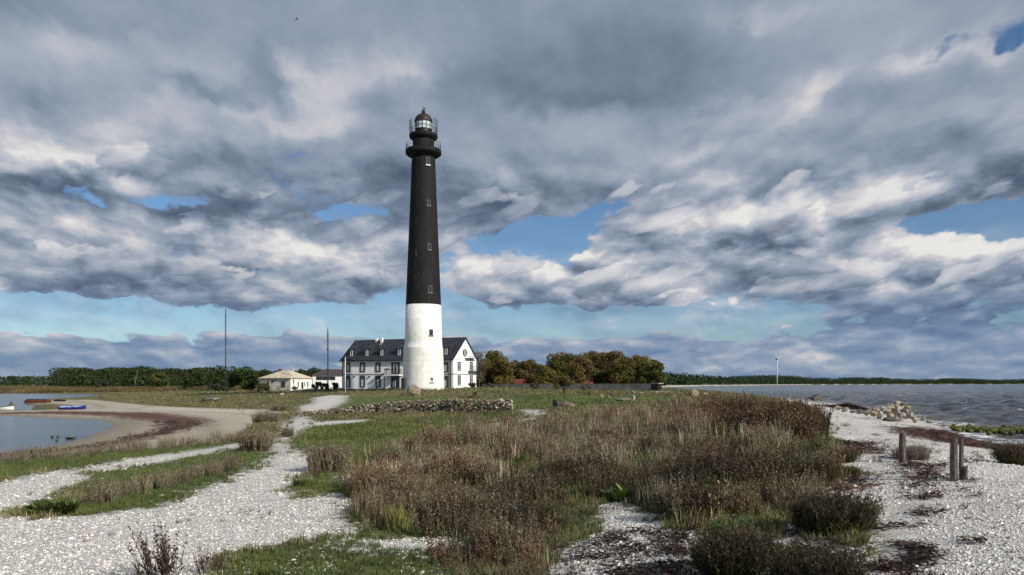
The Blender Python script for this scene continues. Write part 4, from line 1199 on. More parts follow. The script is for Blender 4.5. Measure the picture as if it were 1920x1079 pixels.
# colours of the living tissue (linear)
BROWN = [(.155, .115, .072), (.21, .16, .105), (.10, .072, .048), (.25, .20, .13), (.17, .12, .085)]
GREYB = [(.28, .24, .18), (.22, .19, .14), (.34, .30, .23), (.19, .175, .09)]
RUST = [(.19, .115, .072), (.15, .083, .055), (.26, .175, .115), (.13, .075, .05)]
OLIVE = [(.13, .135, .045), (.18, .175, .07), (.095, .105, .032), (.21, .18, .085)]
GREENS = [(.090, .125, .030), (.120, .160, .042), (.070, .095, .024), (.16, .185, .060)]
STRAW = [(.36, .31, .21), (.29, .245, .16), (.42, .36, .26)]
TEAL = [(.085, .125, .115), (.12, .165, .150), (.065, .10, .085)]
GT = np.random.default_rng(77)
LUSH = [(.07, .13, .03), (.10, .17, .04), (.055, .095, .025), (.13, .19, .05)]
TPL = {
    'flower': [t_weed(GT, 9, 22, LUSH[0], LUSH + [(.62, .64, .52), (.55, .58, .45)], .3, .5, .10, .018) for _ in range(4)],
    'lush': [t_weed(GT, 9, 22, LUSH[0], LUSH, .3, .5, .12, .022) for _ in range(5)],
    'grass': [t_grass(GT, 16, GREENS + OLIVE[:1]) for _ in range(5)],
    'dry': [t_grass(GT, 18, OLIVE + STRAW[:2] + BROWN[:1], .35, .045, .45) for _ in range(5)],
    'straw': [t_grass(GT, 24, STRAW + GREYB, .22, .022, .35) for _ in range(5)],
    'brown': [t_weed(GT, 9, 20, BROWN[0], BROWN + GREYB[:2], .22, .3, .08, .014, low=(.09, .11, .04)) for _ in range(6)],
    'grey': [t_weed(GT, 10, 18, GREYB[0], GREYB + BROWN[1:2], .22, .3, .08, .013, low=(.10, .11, .05)) for _ in range(6)],
    'rust': [t_weed(GT, 11, 18, RUST[0], RUST, .2, .2, .09, .016) for _ in range(6)],
    'dark': [t_weed(GT, 13, 24, (.05, .036, .028), [(.060, .042, .032), (.085, .058, .042), (.048, .050, .024), (.075, .078, .030), (.11, .085, .06)], .3, .55, .11, .011, low=(.085, .10, .028)) for _ in range(6)],
    'leafy': [t_leafy(GT, 30, GREENS) for _ in range(4)],
    'far': [t_grass(GT, 9, OLIVE + GREYB[3:] + STRAW[1:2], .5, .10, .4) for _ in range(6)],
    'farbrown': [t_weed(GT, 5, 9, BROWN[0], BROWN + GREYB, .3, .3, .16, .05) for _ in range(6)],
    'fargreen': [t_grass(GT, 9, GREENS + OLIVE[:2], .5, .10, .4) for _ in range(6)],
}
def scatter(kinds, P, size, tint=None, g=None, zoff=-0.02, wide=1.0):
    """copies of templates at points; returns V, F, C arrays"""
    g = g or rng
    Vs, Fs, Cs = [], [], []; off = 0
    n = len(P)
    Z = height(P) + zoff
    size = np.broadcast_to(size, n)
    tpl = [t for k in kinds for t in TPL[k]]
    which = g.integers(0, len(tpl), n)
    for ti, (tv, tf, tcol, _) in enumerate(tpl):
        i = np.where(which == ti)[0]
        if len(i) == 0: continue
        a = g.uniform(0, 2 * math.pi, len(i)); ca, sa = np.cos(a), np.sin(a); s = size[i]
        x = (tv[None, :, 0] * ca[:, None] - tv[None, :, 1] * sa[:, None]) * s[:, None] * wide + P[i, 0][:, None]
        y = (tv[None, :, 0] * sa[:, None] + tv[None, :, 1] * ca[:, None]) * s[:, None] * wide + P[i, 1][:, None]
        z = tv[None, :, 2] * s[:, None] + Z[i][:, None]
        Vs.append(np.stack([x, y, z], -1).reshape(-1, 3))
        k = len(tv)
        Fs.append((tf[None] + (np.arange(len(i)) * k)[:, None, None] + off).reshape(-1, 3)); off += k * len(i)
        c = np.repeat(tcol[None], len(i), 0) * (1 + g.normal(0, .14, len(i)))[:, None, None]
        if tint is not None: c = c * tint[i][:, None, :]
        Cs.append(np.clip(c, .003, 1).reshape(-1, 3))
    if not Vs: return np.zeros((0, 3)), np.zeros((0, 3), int), np.zeros((0, 3))
    return np.concatenate(Vs), np.concatenate(Fs), np.concatenate(Cs)
def merge(parts_):
    Vs, Fs, Cs = [], [], []; o = 0
    for V, Fc_, C_ in parts_:
        Vs.append(V); Fs.append(Fc_ + o); Cs.append(C_); o += len(V)
    return np.concatenate(Vs), np.concatenate(Fs), np.concatenate(Cs)
def sample_view(n, y0, y1, xl=-0.78, xr=0.78, power=1.0, g=None):
    """random ground points in a wedge before the camera, denser near it"""
    g = g or rng
    u = g.uniform(size=n)
    if power == 1.0: Y = y0 * (y1 / y0) ** u              # density ~ 1/Y^2
    else: Y = (y0 ** power + u * (y1 ** power - y0 ** power)) ** (1 / power)
    X = Y * g.uniform(xl, xr, n)
    return np.stack([X, Y], 1)
def fields(P):
    r = np.hypot(P[:, 0], P[:, 1]); s = 0.8 + 0.016 * r
    return dict(sh=mask_of(P, SHINGLE, s), gr=mask_of(P, GREEN, s), wr=mask_of(P, WRACK, s), sa=mask_of(P, SAND, s),
                sea=sdist(P, MAIN), l1=-sdist(P, LAG1), l2=-sdist(P, LAG2))
BROWNS = [ground_poly(p) for p in [
    [(655, 925), (700, 905), (700, 868), (725, 848), (860, 817), (1000, 795), (1100, 778), (1290, 762), (1545, 775), (1550, 840), (1540, 870), (1560, 905),
     (1535, 940), (1440, 962), (1300, 992), (1200, 960), (1130, 948), (1050, 1000), (1040, 1090), (900, 1090), (860, 1020), (700, 990), (640, 965)],
    [(150, 960), (180, 905), (240, 880), (440, 872), (450, 890), (330, 940)]]]
RUSTY = [ground_poly([(1270, 770), (1320, 758), (1546, 772), (1552, 845), (1500, 850), (1350, 830), (1230, 810)])]
DARKS = [ground_poly([(1180, 905), (1350, 870), (1545, 868), (1560, 905), (1535, 945), (1440, 965), (1300, 992), (1200, 962), (1100, 950), (1100, 990), (960, 1090), (900, 1090), (900, 960), (1000, 900)])]
OPEN = [ground_poly([(940, 893), (1015, 888), (1025, 905), (960, 915)]), ground_poly([(600, 1020), (700, 1008), (850, 1012), (905, 1030), (850, 1044), (700, 1044)])]
gv = np.random.default_rng(21)
PXM = []                                                    # all plant pieces of the cover
def keep(P, prob, g=gv): return P[g.uniform(size=len(P)) < prob]
# 1. weeds of the ridge
P = sample_view(26000, 8.5, 62, -.25, .45, g=gv)
P = P[gv.uniform(size=len(P)) < np.clip(.62 + 1.3 * vnoise(P, 1.5, 91) + .8 * vnoise(P, .5, 92), .12, 1)]
s_ = 0.7 + 0.012 * P[:, 1]
mb_ = mask_of(P, BROWNS, s_ * 1.4) + vnoise(P, 1.6, 93) * .5; op = mask_of(P, SHINGLE, s_)
P = P[(gv.uniform(size=len(P)) < np.clip((mb_ - .35) * 3, 0, 1)) & (op < .45) & (mask_of(P, OPEN, s_) < .5)]
ru = mask_of(P, RUSTY, np.full(len(P), 2.5)); dk = mask_of(P, DARKS, np.full(len(P), 1.2))
pn = vnoise(P, 3.5, 8) + vnoise(P, 1.2, 9) * .5
patch = vnoise(P, 2.4, 13) + .4 * vnoise(P, .9, 14)
selr = (ru + pn * .5) > .5
seld = (~selr) & ((dk + pn * .6) > .55)
rest = ~(selr | seld)
sz = lambda P_, a, c: gv.uniform(a, c, len(P_)) * (1 + 0.006 * P_[:, 1]) * np.clip(1 + 1.5 * vnoise(P_, 1.7, 81) + 1.0 * vnoise(P_, .6, 82), .35, 1.7)
def tint_of(P_, k=.35):
    t = .97 + k * (vnoise(P_, 2.7, 31)[:, None] * np.array([1.3, 1.0, .8]) + vnoise(P_, .8, 32)[:, None] * .8)
    return np.clip(t, .5, 1.6)
weeds = []
stw = selr & (P[:, 0] / P[:, 1] < .30) & (P[:, 0] / P[:, 1] < .26) & (vnoise(P, 4, 15) > -.1)
selr = selr & ~stw
A = P[stw]; weeds.append(scatter(['straw', 'straw', 'grey'], A, sz(A, .6, .95), tint_of(A) * np.array([.95, .85, .78]), gv))
A = P[selr]; weeds.append(scatter(['rust', 'rust', 'rust', 'brown', 'dark'], A, sz(A, .62, .98), tint_of(A) * np.array([.80, .76, .70]), gv))
gp_ = seld & (vnoise(P, 1.6, 16) + .5 * vnoise(P, .7, 17) > .24)
seld = seld & ~gp_
A = P[gp_]; weeds.append(scatter(['lush', 'grass', 'dry'], A, sz(A, .26, .50), tint_of(A), gv))
A = P[seld]; weeds.append(scatter(['dark', 'dark', 'dark', 'brown'], A, sz(A, .42, .72), tint_of(A) * .85, gv))
A = P[rest & (patch < -.16)]; weeds.append(scatter(['brown', 'brown', 'grey', 'rust'], A, sz(A, .50, .86), tint_of(A) * np.array([.96, .97, .90]), gv))
A = P[rest & (patch >= -.16) & (patch < .12)]; weeds.append(scatter(['grey', 'brown', 'dry', 'straw', 'straw'], A, sz(A, .46, .82), tint_of(A), gv))
A = P[rest & (patch >= .12)]; weeds.append(scatter(['grey', 'dry', 'grass', 'lush'], A, sz(A, .28, .50), tint_of(A), gv))
# taller single stems stand out of the mass
A = sample_view(700, 9, 50, -.22, .42, g=gv)
A = A[(mask_of(A, BROWNS, .7 + .012 * A[:, 1]) > .55) & (mask_of(A, SHINGLE, .7 + .012 * A[:, 1]) < .4)]
TPL['single'] = [t_weed(GT, 3, 22, BROWN[0], BROWN + GREYB[:1], .12, .35, .07, .010) for _ in range(6)]
weeds.append(scatter(['single'], A, gv.uniform(.75, 1.15, len(A)), tint_of(A), gv))
# undergrowth below the weeds
A = sample_view(16000, 8.5, 50, -.25, .45, g=gv); s_ = 0.3 + .004 * A[:, 1]
A = A[(mask_of(A, BROWNS, s_ * 2) > .42) & (mask_of(A, SHINGLE, s_) < .42) & (mask_of(A, OPEN, s_) < .5)]
weeds.append(scatter(['dry', 'grass', 'dry', 'dark'], A, sz(A, .14, .30), tint_of(A), gv))
V, Fc_, C_ = merge(weeds)
tag(link('weeds', mesh_np('weeds', V, Fc_, C_), M_plant), kind='stuff')
# 2. green turf and short grass, everything within 70 m that is neither stone, sand nor water
gr_parts = []
A = sample_view(60000, 8.0, 75, -.80, .80, g=gv); f = fields(A)
en = vnoise(A, 1.3, 41) * .5 + vnoise(A, .5, 42) * .35
ok = (f['sh'] + en * 1.5 < .47) & (f['wr'] < .45) & (f['sa'] < .4) & (f['sea'] > 9) & (f['l1'] > 6) & (f['l2'] > 4)
A = A[ok]; gm = f['gr'][ok]
isg = gm + vnoise(A, 3, 43) * .5 > .45
B = A[isg]; gr_parts.append(scatter(['grass'], B, gv.uniform(.07, .16, len(B)) * (1 + .014 * B[:, 1]), tint_of(B, .5), gv, wide=1.25))
B = A[~isg]; gr_parts.append(scatter(['dry', 'grass'], B, gv.uniform(.10, .24, len(B)) * (1 + .012 * B[:, 1]), tint_of(B, .5), gv, wide=1.2))
A = sample_view(2600, 8.0, 60, -.75, .75, g=gv); f = fields(A)
ok = (f['sh'] > .6) & (f['wr'] < .4) & (f['sea'] > 9) & (vnoise(A, 2.4, 47) + .5 * vnoise(A, .8, 48) > .30)
B = A[ok]; gr_parts.append(scatter(['dry', 'grass', 'dark'], B, gv.uniform(.05, .15, len(B)) * (1 + .014 * B[:, 1]), tint_of(B, .5), gv, wide=1.2))
# 3. rough pasture beyond
A = sample_view(30000, 50, 330, -.62, .55, g=gv); f = fields(A)
ok = (f['sh'] < .42) & (f['wr'] < .45) & (f['sa'] < .4) & (f['sea'] > 10) & (f['l1'] > 10) & (f['l2'] > 4)
# not inside the buildings
def in_house(Q):
    out = np.zeros(len(Q), bool)
    for (e, L_, D_) in ((HS, HL + .3, HD + .3), (CO, cL + 1.8, cD + .3)):
        dx, dy = Q[:, 0] - e.location.x, Q[:, 1] - e.location.y
        lx = dx * ux + dy * uy; ly = dx * math.sin(TH) + dy * math.cos(TH)
        out |= (lx > -L_ - .3) & (lx < .4) & (ly > -.3) & (ly < D_)
    out |= np.hypot(Q[:, 0] - ax.x, Q[:, 1] - TY) < 4.2
    out |= (np.abs(Q[:, 1] - (oY + 4)) < 4.3) & (Q[:, 0] > oc.x - oL) & (Q[:, 0] < oc.x + 3.5)
    return out
ok &= ~in_house(A)
A = A[ok]; gm = f['gr'][ok]
isg = gm + vnoise(A, 9, 44) * .7 > .5
bro = (~isg) & (vnoise(A, 14, 45) + vnoise(A, 5, 46) * .5 > .22)
B = A[isg]; gr_parts.append(scatter(['fargreen'], B, gv.uniform(.16, .30, len(B)) * (1 + .002 * B[:, 1]), tint_of(B, .5), gv, wide=1.5))
B = A[bro]; gr_parts.append(scatter(['farbrown', 'far'], B, gv.uniform(.35, .65, len(B)) * (1 + .001 * B[:, 1]), tint_of(B, .5), gv, wide=1.3))
B = A[~(isg | bro)]; gr_parts.append(scatter(['far'], B, gv.uniform(.22, .45, len(B)) * (1 + .002 * B[:, 1]), tint_of(B, .5), gv, wide=1.5))
wl_ = np.array([tuple(ground_hit(px, py + 1.5))[:2] for px, py in zip(np.linspace(560, 965, 40), np.interp(np.linspace(560, 965, 40), [560, 640, 780, 965], [779.5, 778.5, 775.5, 774]))])
B = wl_[gv.integers(0, 40, 420)] + gv.normal(0, 1, (420, 2)) * np.array([.25, .35]) - np.array([0, .9])
gr_parts.append(scatter(['dry', 'brown', 'grass'], B, gv.uniform(.22, .50, len(B)), tint_of(B, .5), gv))
V, Fc_, C_ = merge(gr_parts)
tag(link('grass', mesh_np('grass', V, Fc_, C_), M_plant), kind='stuff')
# 4. reeds on the far bank of the lagoon
A = np.stack([gv.uniform(-330, -30, 15000), gv.uniform(316, 430, 15000)], 1)
A = A[(A[:, 0] / A[:, 1] > -.80) & (-sdist(A, LAG2) > 0.5)]
V, Fc_, C_ = scatter(['straw'], A, gv.uniform(1.2, 2.0, len(A)), np.clip(1 + .7 * vnoise(A, 12, 51)[:, None] * np.array([1, .95, .8]), .5, 1.5) * np.array([.50, .46, .30]), gv, wide=3.5)
tag(link('reeds', mesh_np('reeds', V, Fc_, C_), M_plant), kind='stuff')

# ------------------------------------------------------------------ loose stones of the shingle
ico_v, ico_f = None, None
def ico(sub=0):
    bm = bmesh.new(); bmesh.ops.create_icosphere(bm, subdivisions=sub + 1, radius=1.0)
    v = np.array([q.co[:] for q in bm.verts], np.float32); f_ = np.array([[q.index for q in p.verts] for p in bm.faces], np.int32)
    bm.free(); return v, f_
I0 = ico(0)
def pebbles(P, size, g, cols):
    iv, if_ = I0
    Z = height(P); n = len(P); k = len(iv)
    sc3 = np.stack([g.uniform(.7, 1.35, n), g.uniform(.6, 1.0, n), g.uniform(.30, .6, n)], 1) * size[:, None]
    a = g.uniform(0, 6.28, n); ca, sa = np.cos(a), np.sin(a)
    V = iv[None] * (1 + g.uniform(-.22, .22, (n, k, 1))) * sc3[:, None, :]
    tl = g.normal(0, .35, n)
    z = V[:, :, 2] + V[:, :, 0] * tl[:, None]
    x = V[:, :, 0] * ca[:, None] - V[:, :, 1] * sa[:, None] + P[:, 0][:, None]
    y = V[:, :, 0] * sa[:, None] + V[:, :, 1] * ca[:, None] + P[:, 1][:, None]
    z = z + Z[:, None] + sc3[:, 2][:, None] * .25
    Fc_ = (if_[None] + (np.arange(n) * k)[:, None, None]).reshape(-1, 3)
    c = cols[g.integers(0, len(cols), n)] * g.uniform(.8, 1.12, (n, 1))
    return np.stack([x, y, z], -1).reshape(-1, 3), Fc_, np.repeat(c, k, 0)
PCOL = np.array([(.68, .66, .63), (.75, .73, .70), (.60, .58, .55), (.80, .79, .77), (.48, .46, .43), (.60, .56, .50), (.25, .23, .21), (.66, .64, .62), (.50, .45, .38), (.72, .70, .68)])
gp = np.random.default_rng(5)
A = sample_view(150000, 7.5, 42, -.80, .80, g=gp); s_ = .3 + .004 * A[:, 1]
s_ = .8 + .016 * A[:, 1]
msk = mask_of(A, SHINGLE, s_) + (vnoise(A, 1.3, 61) * .6 + vnoise(A, .4, 62) * .5) * 1.0
ok = (msk > .52) & (sdist(A, MAIN) > .5)
wrk = mask_of(A, WRACK, s_) + vnoise(A, .7, 63) * 1.2
ok &= ~((wrk > .5) & (gp.uniform(size=len(A)) < .8))
# a few stray stones lie on the turf too
stray = (gp.uniform(size=len(A)) < .03) & (A[:, 1] < 20)
stray |= (gp.uniform(size=len(A)) < .30) & (mask_of(A, GREEN[3:4], s_) > .5) & (vnoise(A, 1.1, 66) + .6 * vnoise(A, .4, 67) > .12)
ok &= ~((mask_of(A, SAND[2:], np.full(len(A), .5)) > .5) & (gp.uniform(size=len(A)) < .75))
A = A[ok | stray]
psize = gp.lognormal(math.log(.0155), .40, len(A)) * (1 + .018 * A[:, 1])
A0 = A
tr_near = mask_of(A, SHINGLE[4:5], np.full(len(A), .6))
psize *= 1 + .5 * tr_near * (gp.uniform(size=len(A)) < .25)
V, Fc_, C_ = pebbles(A, np.minimum(psize, .10), gp, PCOL)
M_pebble = mat_plant('limestone_pebbles', 0.0, .85)
tag(link('pebbles', mesh_np('pebbles', V, Fc_, C_), M_pebble), kind='stuff')
# dead seaweed and twig litter among the stones, low and dark
gl = np.random.default_rng(9)
A = sample_view(36000, 7.5, 80, -.70, .80, g=gl); s_ = .3 + .004 * A[:, 1]
kw = mask_of(A, WRACK, s_ * 2) + vnoise(A, .8, 71) * .9
kd = mask_of(A, SHINGLE[4:6], s_) + vnoise(A * np.array([1, 2.5]), .6, 72) * 1.6
strk = (mask_of(A, SHINGLE[3:4], s_) > .6) & (vnoise(A * np.array([1, 2.2]), 1.0, 73) > .33) & (A[:, 0] / A[:, 1] < .62)
trk = (mask_of(A, SAND[2:], np.full(len(A), .8)) > .35) & (vnoise(A * np.array([1, 2.6]), .9, 74) > .20)
ok = ((kw > .55) | trk | ((kd > .80) & (A[:, 1] < 17)) | strk) & (sdist(A, MAIN) > 1)
A = A[ok]
def t_litter(g):
    t = PT()
    for _ in range(12):
        c = g.uniform(-.5, .5, 2); a = g.normal(0, .7); L = g.uniform(.15, .45); z = g.uniform(.03, .28)
        d = np.array([math.cos(a) * L, math.sin(a) * L, g.normal(0, .06)]); s2 = np.array([-math.sin(a), math.cos(a), g.normal(0, .5)]) * .04
        p = np.array([c[0], c[1], z])
        t.add([p - s2, p + s2, p + d], [[0, 1, 2]], jit(g, [(.020, .012, .010), (.045, .025, .020), (.03, .022, .014), (.075, .045, .032)][g.integers(4)], .3))
    return t.arr()
TPL['litter'] = [t_litter(GT) for _ in range(6)]
V, Fc_, C_ = scatter(['litter'], A, gl.uniform(.22, .40, len(A)) * (1 + .012 * A[:, 1]), None, gl, 0.0)
tag(link('seaweed_litter', mesh_np('seaweed_litter', V, Fc_, C_), M_plant), kind='stuff')

# ------------------------------------------------------------------ separate plants one can point at
def plant(name, label, cat, px, py, w_px, h_px, kinds, n, group=None, dens_mid=1.0, z_add=0.0, seed=0, tint=(1, 1, 1), flat=False):
    g = np.random.default_rng(1000 + seed)
    c = ground_hit(px, py - w_px * (0.08 if not flat else 0.0)); Y = c.y
    W_ = (atY(px + w_px / 2, py, Y).x - atY(px - w_px / 2, py, Y).x) / 2
    Hh = h_px / F * Y * 1.02
    e = tag(empty(name, (c.x, c.y, c.z)), label, cat, group)
    r = W_ * .62 * np.sqrt(g.uniform(size=n)); a = g.uniform(0, 6.28, n)
    Q = np.stack([c.x + r * np.cos(a), c.y + r * np.sin(a) * .7], 1)
    Z = height(Q) - c.z
    tp = [t for k in kinds for t in TPL[k]]
    VV = {0: [], 1: []}; 
    acc = [[[], [], [], 0], [[], [], [], 0]]
    for i in range(n):
        tv, tf, tc_, tpar = tp[g.integers(len(tp))]
        s = Hh * (1 - .35 * (r[i] / (W_ + 1e-6)) ** 2) * g.uniform(.75, 1.05)
        an = g.uniform(0, 6.28); x = (tv[:, 0] * math.cos(an) - tv[:, 1] * math.sin(an)) * s; y = (tv[:, 0] * math.sin(an) + tv[:, 1] * math.cos(an)) * s
        # stems lean outward
        x = x + tv[:, 2] * s * .25 * r[i] / (W_ + 1e-6) * math.cos(a[i]); y = y + tv[:, 2] * s * .25 * r[i] / (W_ + 1e-6) * math.sin(a[i])
        V = np.column_stack([x + Q[i, 0] - c.x, y + Q[i, 1] - c.y, tv[:, 2] * s + Z[i] - .02])
        cc_ = np.clip(tc_ * (1 + g.normal(0, .12)) * np.array(tint), .003, 1)
        for p_ in (0, 1):
            ff = tf[tpar == p_]
            if len(ff) == 0: continue
            A_ = acc[p_]; A_[0].append(V); A_[1].append(ff + A_[3]); A_[2].append(cc_); A_[3] += len(V)
    for p_, nm in ((0, 'stems'), (1, 'leaves')):
        A_ = acc[p_]
        if not A_[0]: continue
        V, ff, cc_ = np.concatenate(A_[0]), np.concatenate(A_[1]), np.concatenate(A_[2])
        used = np.unique(ff); mp = np.full(len(V), -1); mp[used] = np.arange(len(used))
        link(nm if len([1 for q in acc if q[0]]) > 1 else ('blades' if p_ == 0 else 'leaves'), mesh_np(nm, V[used], mp[ff], cc_[used]), M_plant, e)
    return e
PL = [
    ('leafy_weed', 'broad dark green leafy clump at the left end of the weedy strip on the gravel', 'weed clump', 95, 972, 112, 50, ['leafy'], 26, dict(tint=(.75, .8, .8))),
    ('shrub', 'dark brown twiggy bush on the shingle just left of the worn track', 'shrub', 1560, 1012, 160, 92, ['dark'], 80, {}),
    ('shrub', 'dark round bush below the white-flowered tuft, cut by the bottom edge', 'shrub', 1372, 1090, 150, 100, ['dark'], 90, {}),
    ('shrub', 'largest dark bush at the bottom edge left of the worn shingle track', 'shrub', 1530, 1130, 160, 108, ['dark'], 110, dict(tint=(.9, .95, .9))),
    ('shrub', 'dark bush on the white shingle at the right edge beside the water', 'shrub', 1908, 880, 95, 52, ['dark', 'dark', 'rust'], 60, {}),
    ('shrub', 'grey heathery mound behind the single short wooden post', 'shrub', 1712, 870, 100, 34, ['grey'], 70, dict(tint=(.95, .9, 1.05))),
    ('shrub', 'small brown bush on the green patch left of the single post', 'shrub', 1592, 872, 50, 36, ['dark', 'brown'], 30, {}),
    ('shrub', 'low dark green cushion on the shingle below the small green patch', 'shrub', 1592, 896, 60, 22, ['dark'], 30, dict(tint=(1, 1.25, .8))),
    ('shrub', 'thin reddish seeding plant on the pebbles beside the big dark weeds', 'shrub', 1578, 925, 60, 22, ['rust'], 18, {}),
    ('tall_weed', 'big brown clump of seed heads standing on the white path between the meadows', 'weed clump', 615, 892, 90, 66, ['brown', 'grey'], 34, {}),
    ('tall_weed', 'small thin brown sprigs left of the big clump on the white path', 'weed clump', 597, 898, 18, 44, ['brown'], 4, {}),
    ('tall_weed', 'brown clump at the right side of the path with a dark dense base', 'weed clump', 728, 888, 54, 50, ['brown'], 20, dict(tint=(.8, .75, .8))),
    ('tall_weed', 'wide grey-brown clump along the left edge of the white path', 'weed clump', 482, 852, 74, 48, ['grey', 'brown'], 40, {}),
    ('tall_weed', 'narrow upright brown clump alone in the middle of the white path', 'weed clump', 540, 822, 28, 28, ['brown'], 14, {}),
    ('tall_weed', 'long low brown clump between sand and path by the beach corner', 'weed clump', 500, 802, 74, 32, ['brown', 'grey'], 40, {}),
    ('tall_weed', 'farthest brown clump on the path near the start of the stone wall', 'weed clump', 522, 775, 50, 18, ['brown', 'grey'], 30, {}),
    ('tall_weed', 'bare branching dark stalks rising from the gravel at the bottom edge', 'weed clump', 314, 1098, 75, 122, ['brown'], 4, dict(tint=(.42, .36, .40))),
    ('tall_weed', 'short forked dark stalk right of the tall bare stalks at the bottom', 'weed clump', 395, 1080, 44, 66, ['brown'], 3, dict(tint=(.42, .36, .40))),
    ('beach_grass', 'blue-green grass clump at the right end of the brown weeds', 'grass clump', 1512, 912, 110, 62, ['straw'], 60, dict(tint=(.42, .62, .62))),
    ('leafy_weed', 'bright green broad-leaved plant among brown weeds above the dark stones', 'weed clump', 1165, 942, 46, 50, ['leafy'], 9, dict(tint=(1.2, 1.5, 1.1))),
    ('grass_tussock', 'yellow-green tall tussock at the left edge of the brown weeds', 'grass clump', 750, 1000, 52, 66, ['straw'], 12, dict(tint=(.75, .85, .45))),
    ('leafy_weed', 'fresh green weeds at the tip of the meadow beside the white path', 'weed clump', 800, 915, 70, 32, ['grass', 'leafy'], 16, dict(tint=(1.3, 1.35, 1))),
    ('flowering_herb', 'pale-flowered green tuft above the round dark bush', 'weed clump', 1375, 1010, 110, 40, ['flower', 'lush'], 30, dict(tint=(.9, .9, .9))),
    ('flowering_herb', 'pale-flowered tuft in the middle of the dark brown weeds', 'weed clump', 1335, 905, 80, 34, ['flower'], 22, dict(tint=(.9, .9, .9))),
    ('tall_weed', 'green-based brown weeds on the small meadow corner left of the gravel fork', 'weed clump', 570, 918, 60, 26, ['dark', 'grass'], 18, dict(tint=(1, 1.2, .8))),
]
for i, (nm, lab, cat, px, py, w, h, kinds, n, kw) in enumerate(PL):
    plant(nm, lab, cat, px, py, w, h, kinds, n, group='separate clumps of weeds and shrubs', seed=i, **kw)
# thin row of weed stalks along the sandy beach
gq = np.random.default_rng(4)
row = []
for (a, c, n) in (((190, 848), (330, 838), 60), ((330, 838), (470, 822), 60), ((0, 868), (190, 852), 60), ((160, 952), (440, 880), 90), ((700, 800), (940, 790), 60), ((450, 770), (510, 762), 30)):
    for _ in range(n):
        t = gq.uniform(); v = ground_hit(a[0] + (c[0] - a[0]) * t + gq.normal(0, 6), a[1] + (c[1] - a[1]) * t + gq.normal(0, 3)); row.append((v.x, v.y))
row = np.array(row)
V, Fc_, C_ = scatter(['grey', 'brown'], row, gq.uniform(.45, .95, len(row)), None, gq)
tag(link('weed_stalks', mesh_np('weed_stalks', V, Fc_, C_), M_plant), kind='stuff')
# ------------------------------------------------------------------ trees
def leaf_cloud(g, C_, R_, n, size, cols, lean=0.0, shell=.55, tone=.25):
    """n leaf-sized quads spread through lobes: C_ (k,3) centres, R_ (k,3) radii"""
    k = len(C_); w = R_[:, 0] * R_[:, 1] * R_[:, 2]; w = w ** .66; w /= w.sum()
    i = g.choice(k, n, p=w)
    d = g.normal(size=(n, 3)); d /= np.linalg.norm(d, axis=1)[:, None]
    rad = (shell + (1 - shell) * g.uniform(size=n) ** .5) * (1 + g.normal(0, .07, n))
    p = C_[i] + d * rad[:, None] * R_[i]
    t1 = g.normal(size=(n, 3)); t1 /= np.linalg.norm(t1, axis=1)[:, None]
    t2 = np.cross(t1, d + g.normal(size=(n, 3)) * .9); t2 /= (np.linalg.norm(t2, axis=1)[:, None] + 1e-6)
    s = size * g.uniform(.6, 1.3, n)[:, None]
    V = np.stack([p - t1 * s, p + t2 * s * .6, p + t1 * s, p - t2 * s * .6], 1).reshape(-1, 3)
    Fq = np.arange(n * 4).reshape(n, 4)
    lobe_t = 1 + g.uniform(-tone, tone, k)
    ci = g.integers(0, len(cols), n); lob_c = g.integers(0, len(cols), k)
    ci = np.where(g.uniform(size=n) < .6, lob_c[i], ci)
    c = np.array(cols)[ci] * (lobe_t[i] * (1 + g.normal(0, .13, n)))[:, None]
    return V, Fq, np.repeat(np.clip(c, .003, 1), 4, 0)
def crown_lobes(g, w, h, z0, k, depth=None, dome=True):
    """lobes filling a rounded crown w wide, from z0 up to z0 + h"""
    C_, R_ = [], []
    for _ in range(k):
        a = g.uniform(0, 6.28); q = g.uniform() ** .6
        z = g.uniform(.15, .86)
        lim = math.sqrt(max(0.05, 1 - ((z - .42) / .6) ** 2)) if dome else 1.0
        r = q * w / 2 * lim * .78
        rad = g.uniform(.14, .24) * min(w, h * 1.3) 
        C_.append((r * math.cos(a), r * math.sin(a) * (depth or 1), z0 + z * h)); R_.append((rad, rad, rad * g.uniform(.65, .9)))
    return np.array(C_), np.array(R_)
def tree(name, label, px, ptop, pbase, w_px, Y, cols, n=2600, k=16, leaf=.22, bare=0.25, group=None, seed=0, z=None, trunk_c=None, cat='tree', shell=.5, depth=1):
    g = np.random.default_rng(300 + seed)
    b0 = atY(px, pbase, Y); gz_ = H(b0.x, Y) if z is None else z
    h = atY(px, ptop, Y).z - gz_; w = w_px / F * Y
    e = tag(empty(name, (b0.x, Y, gz_)), label, cat, group)
    z0 = h * bare * .6
    C_, R_ = crown_lobes(g, w, h - z0, z0, k, depth)
    top = (C_[:, 2] + R_[:, 2]).max(); C_[:, 2] *= h / top * .985 if top > h else 1
    tm = MB(); tw = max(.12, h * .022)
    tm.tube([(0, 0, -.3), (g.normal(0, .1), 0, h * .3), (g.normal(0, .25), g.normal(0, .2), h * .7)], tw, 7, r1=tw * .35)
    for c in C_[::2]:
        st = Vector((0, 0, h * g.uniform(.18, .4)))
        md = (st + Vector(c)) / 2 + Vector((0, 0, -.05 * h))
        tm.tube([st, md, tuple(c)], tw * .42, 5, r1=tw * .12)
    tm.build('trunk', trunk_c or M_bark, e)
    V, Fq, C3 = leaf_cloud(g, C_, R_, n, leaf, cols, shell=shell, tone=.18)
    V[:, 2] = np.maximum(V[:, 2], .05)
    link('crown', mesh_np('crown', V, Fq, C3), M_leaf, e)
    return e
M_bark = mat_flat('grey_bark', (.085, .075, .065), .9, .4, 5, bump=.8)
A_OL = [(0.112, 0.105, 0.027), (0.150, 0.120, 0.033), (0.083, 0.087, 0.021)]
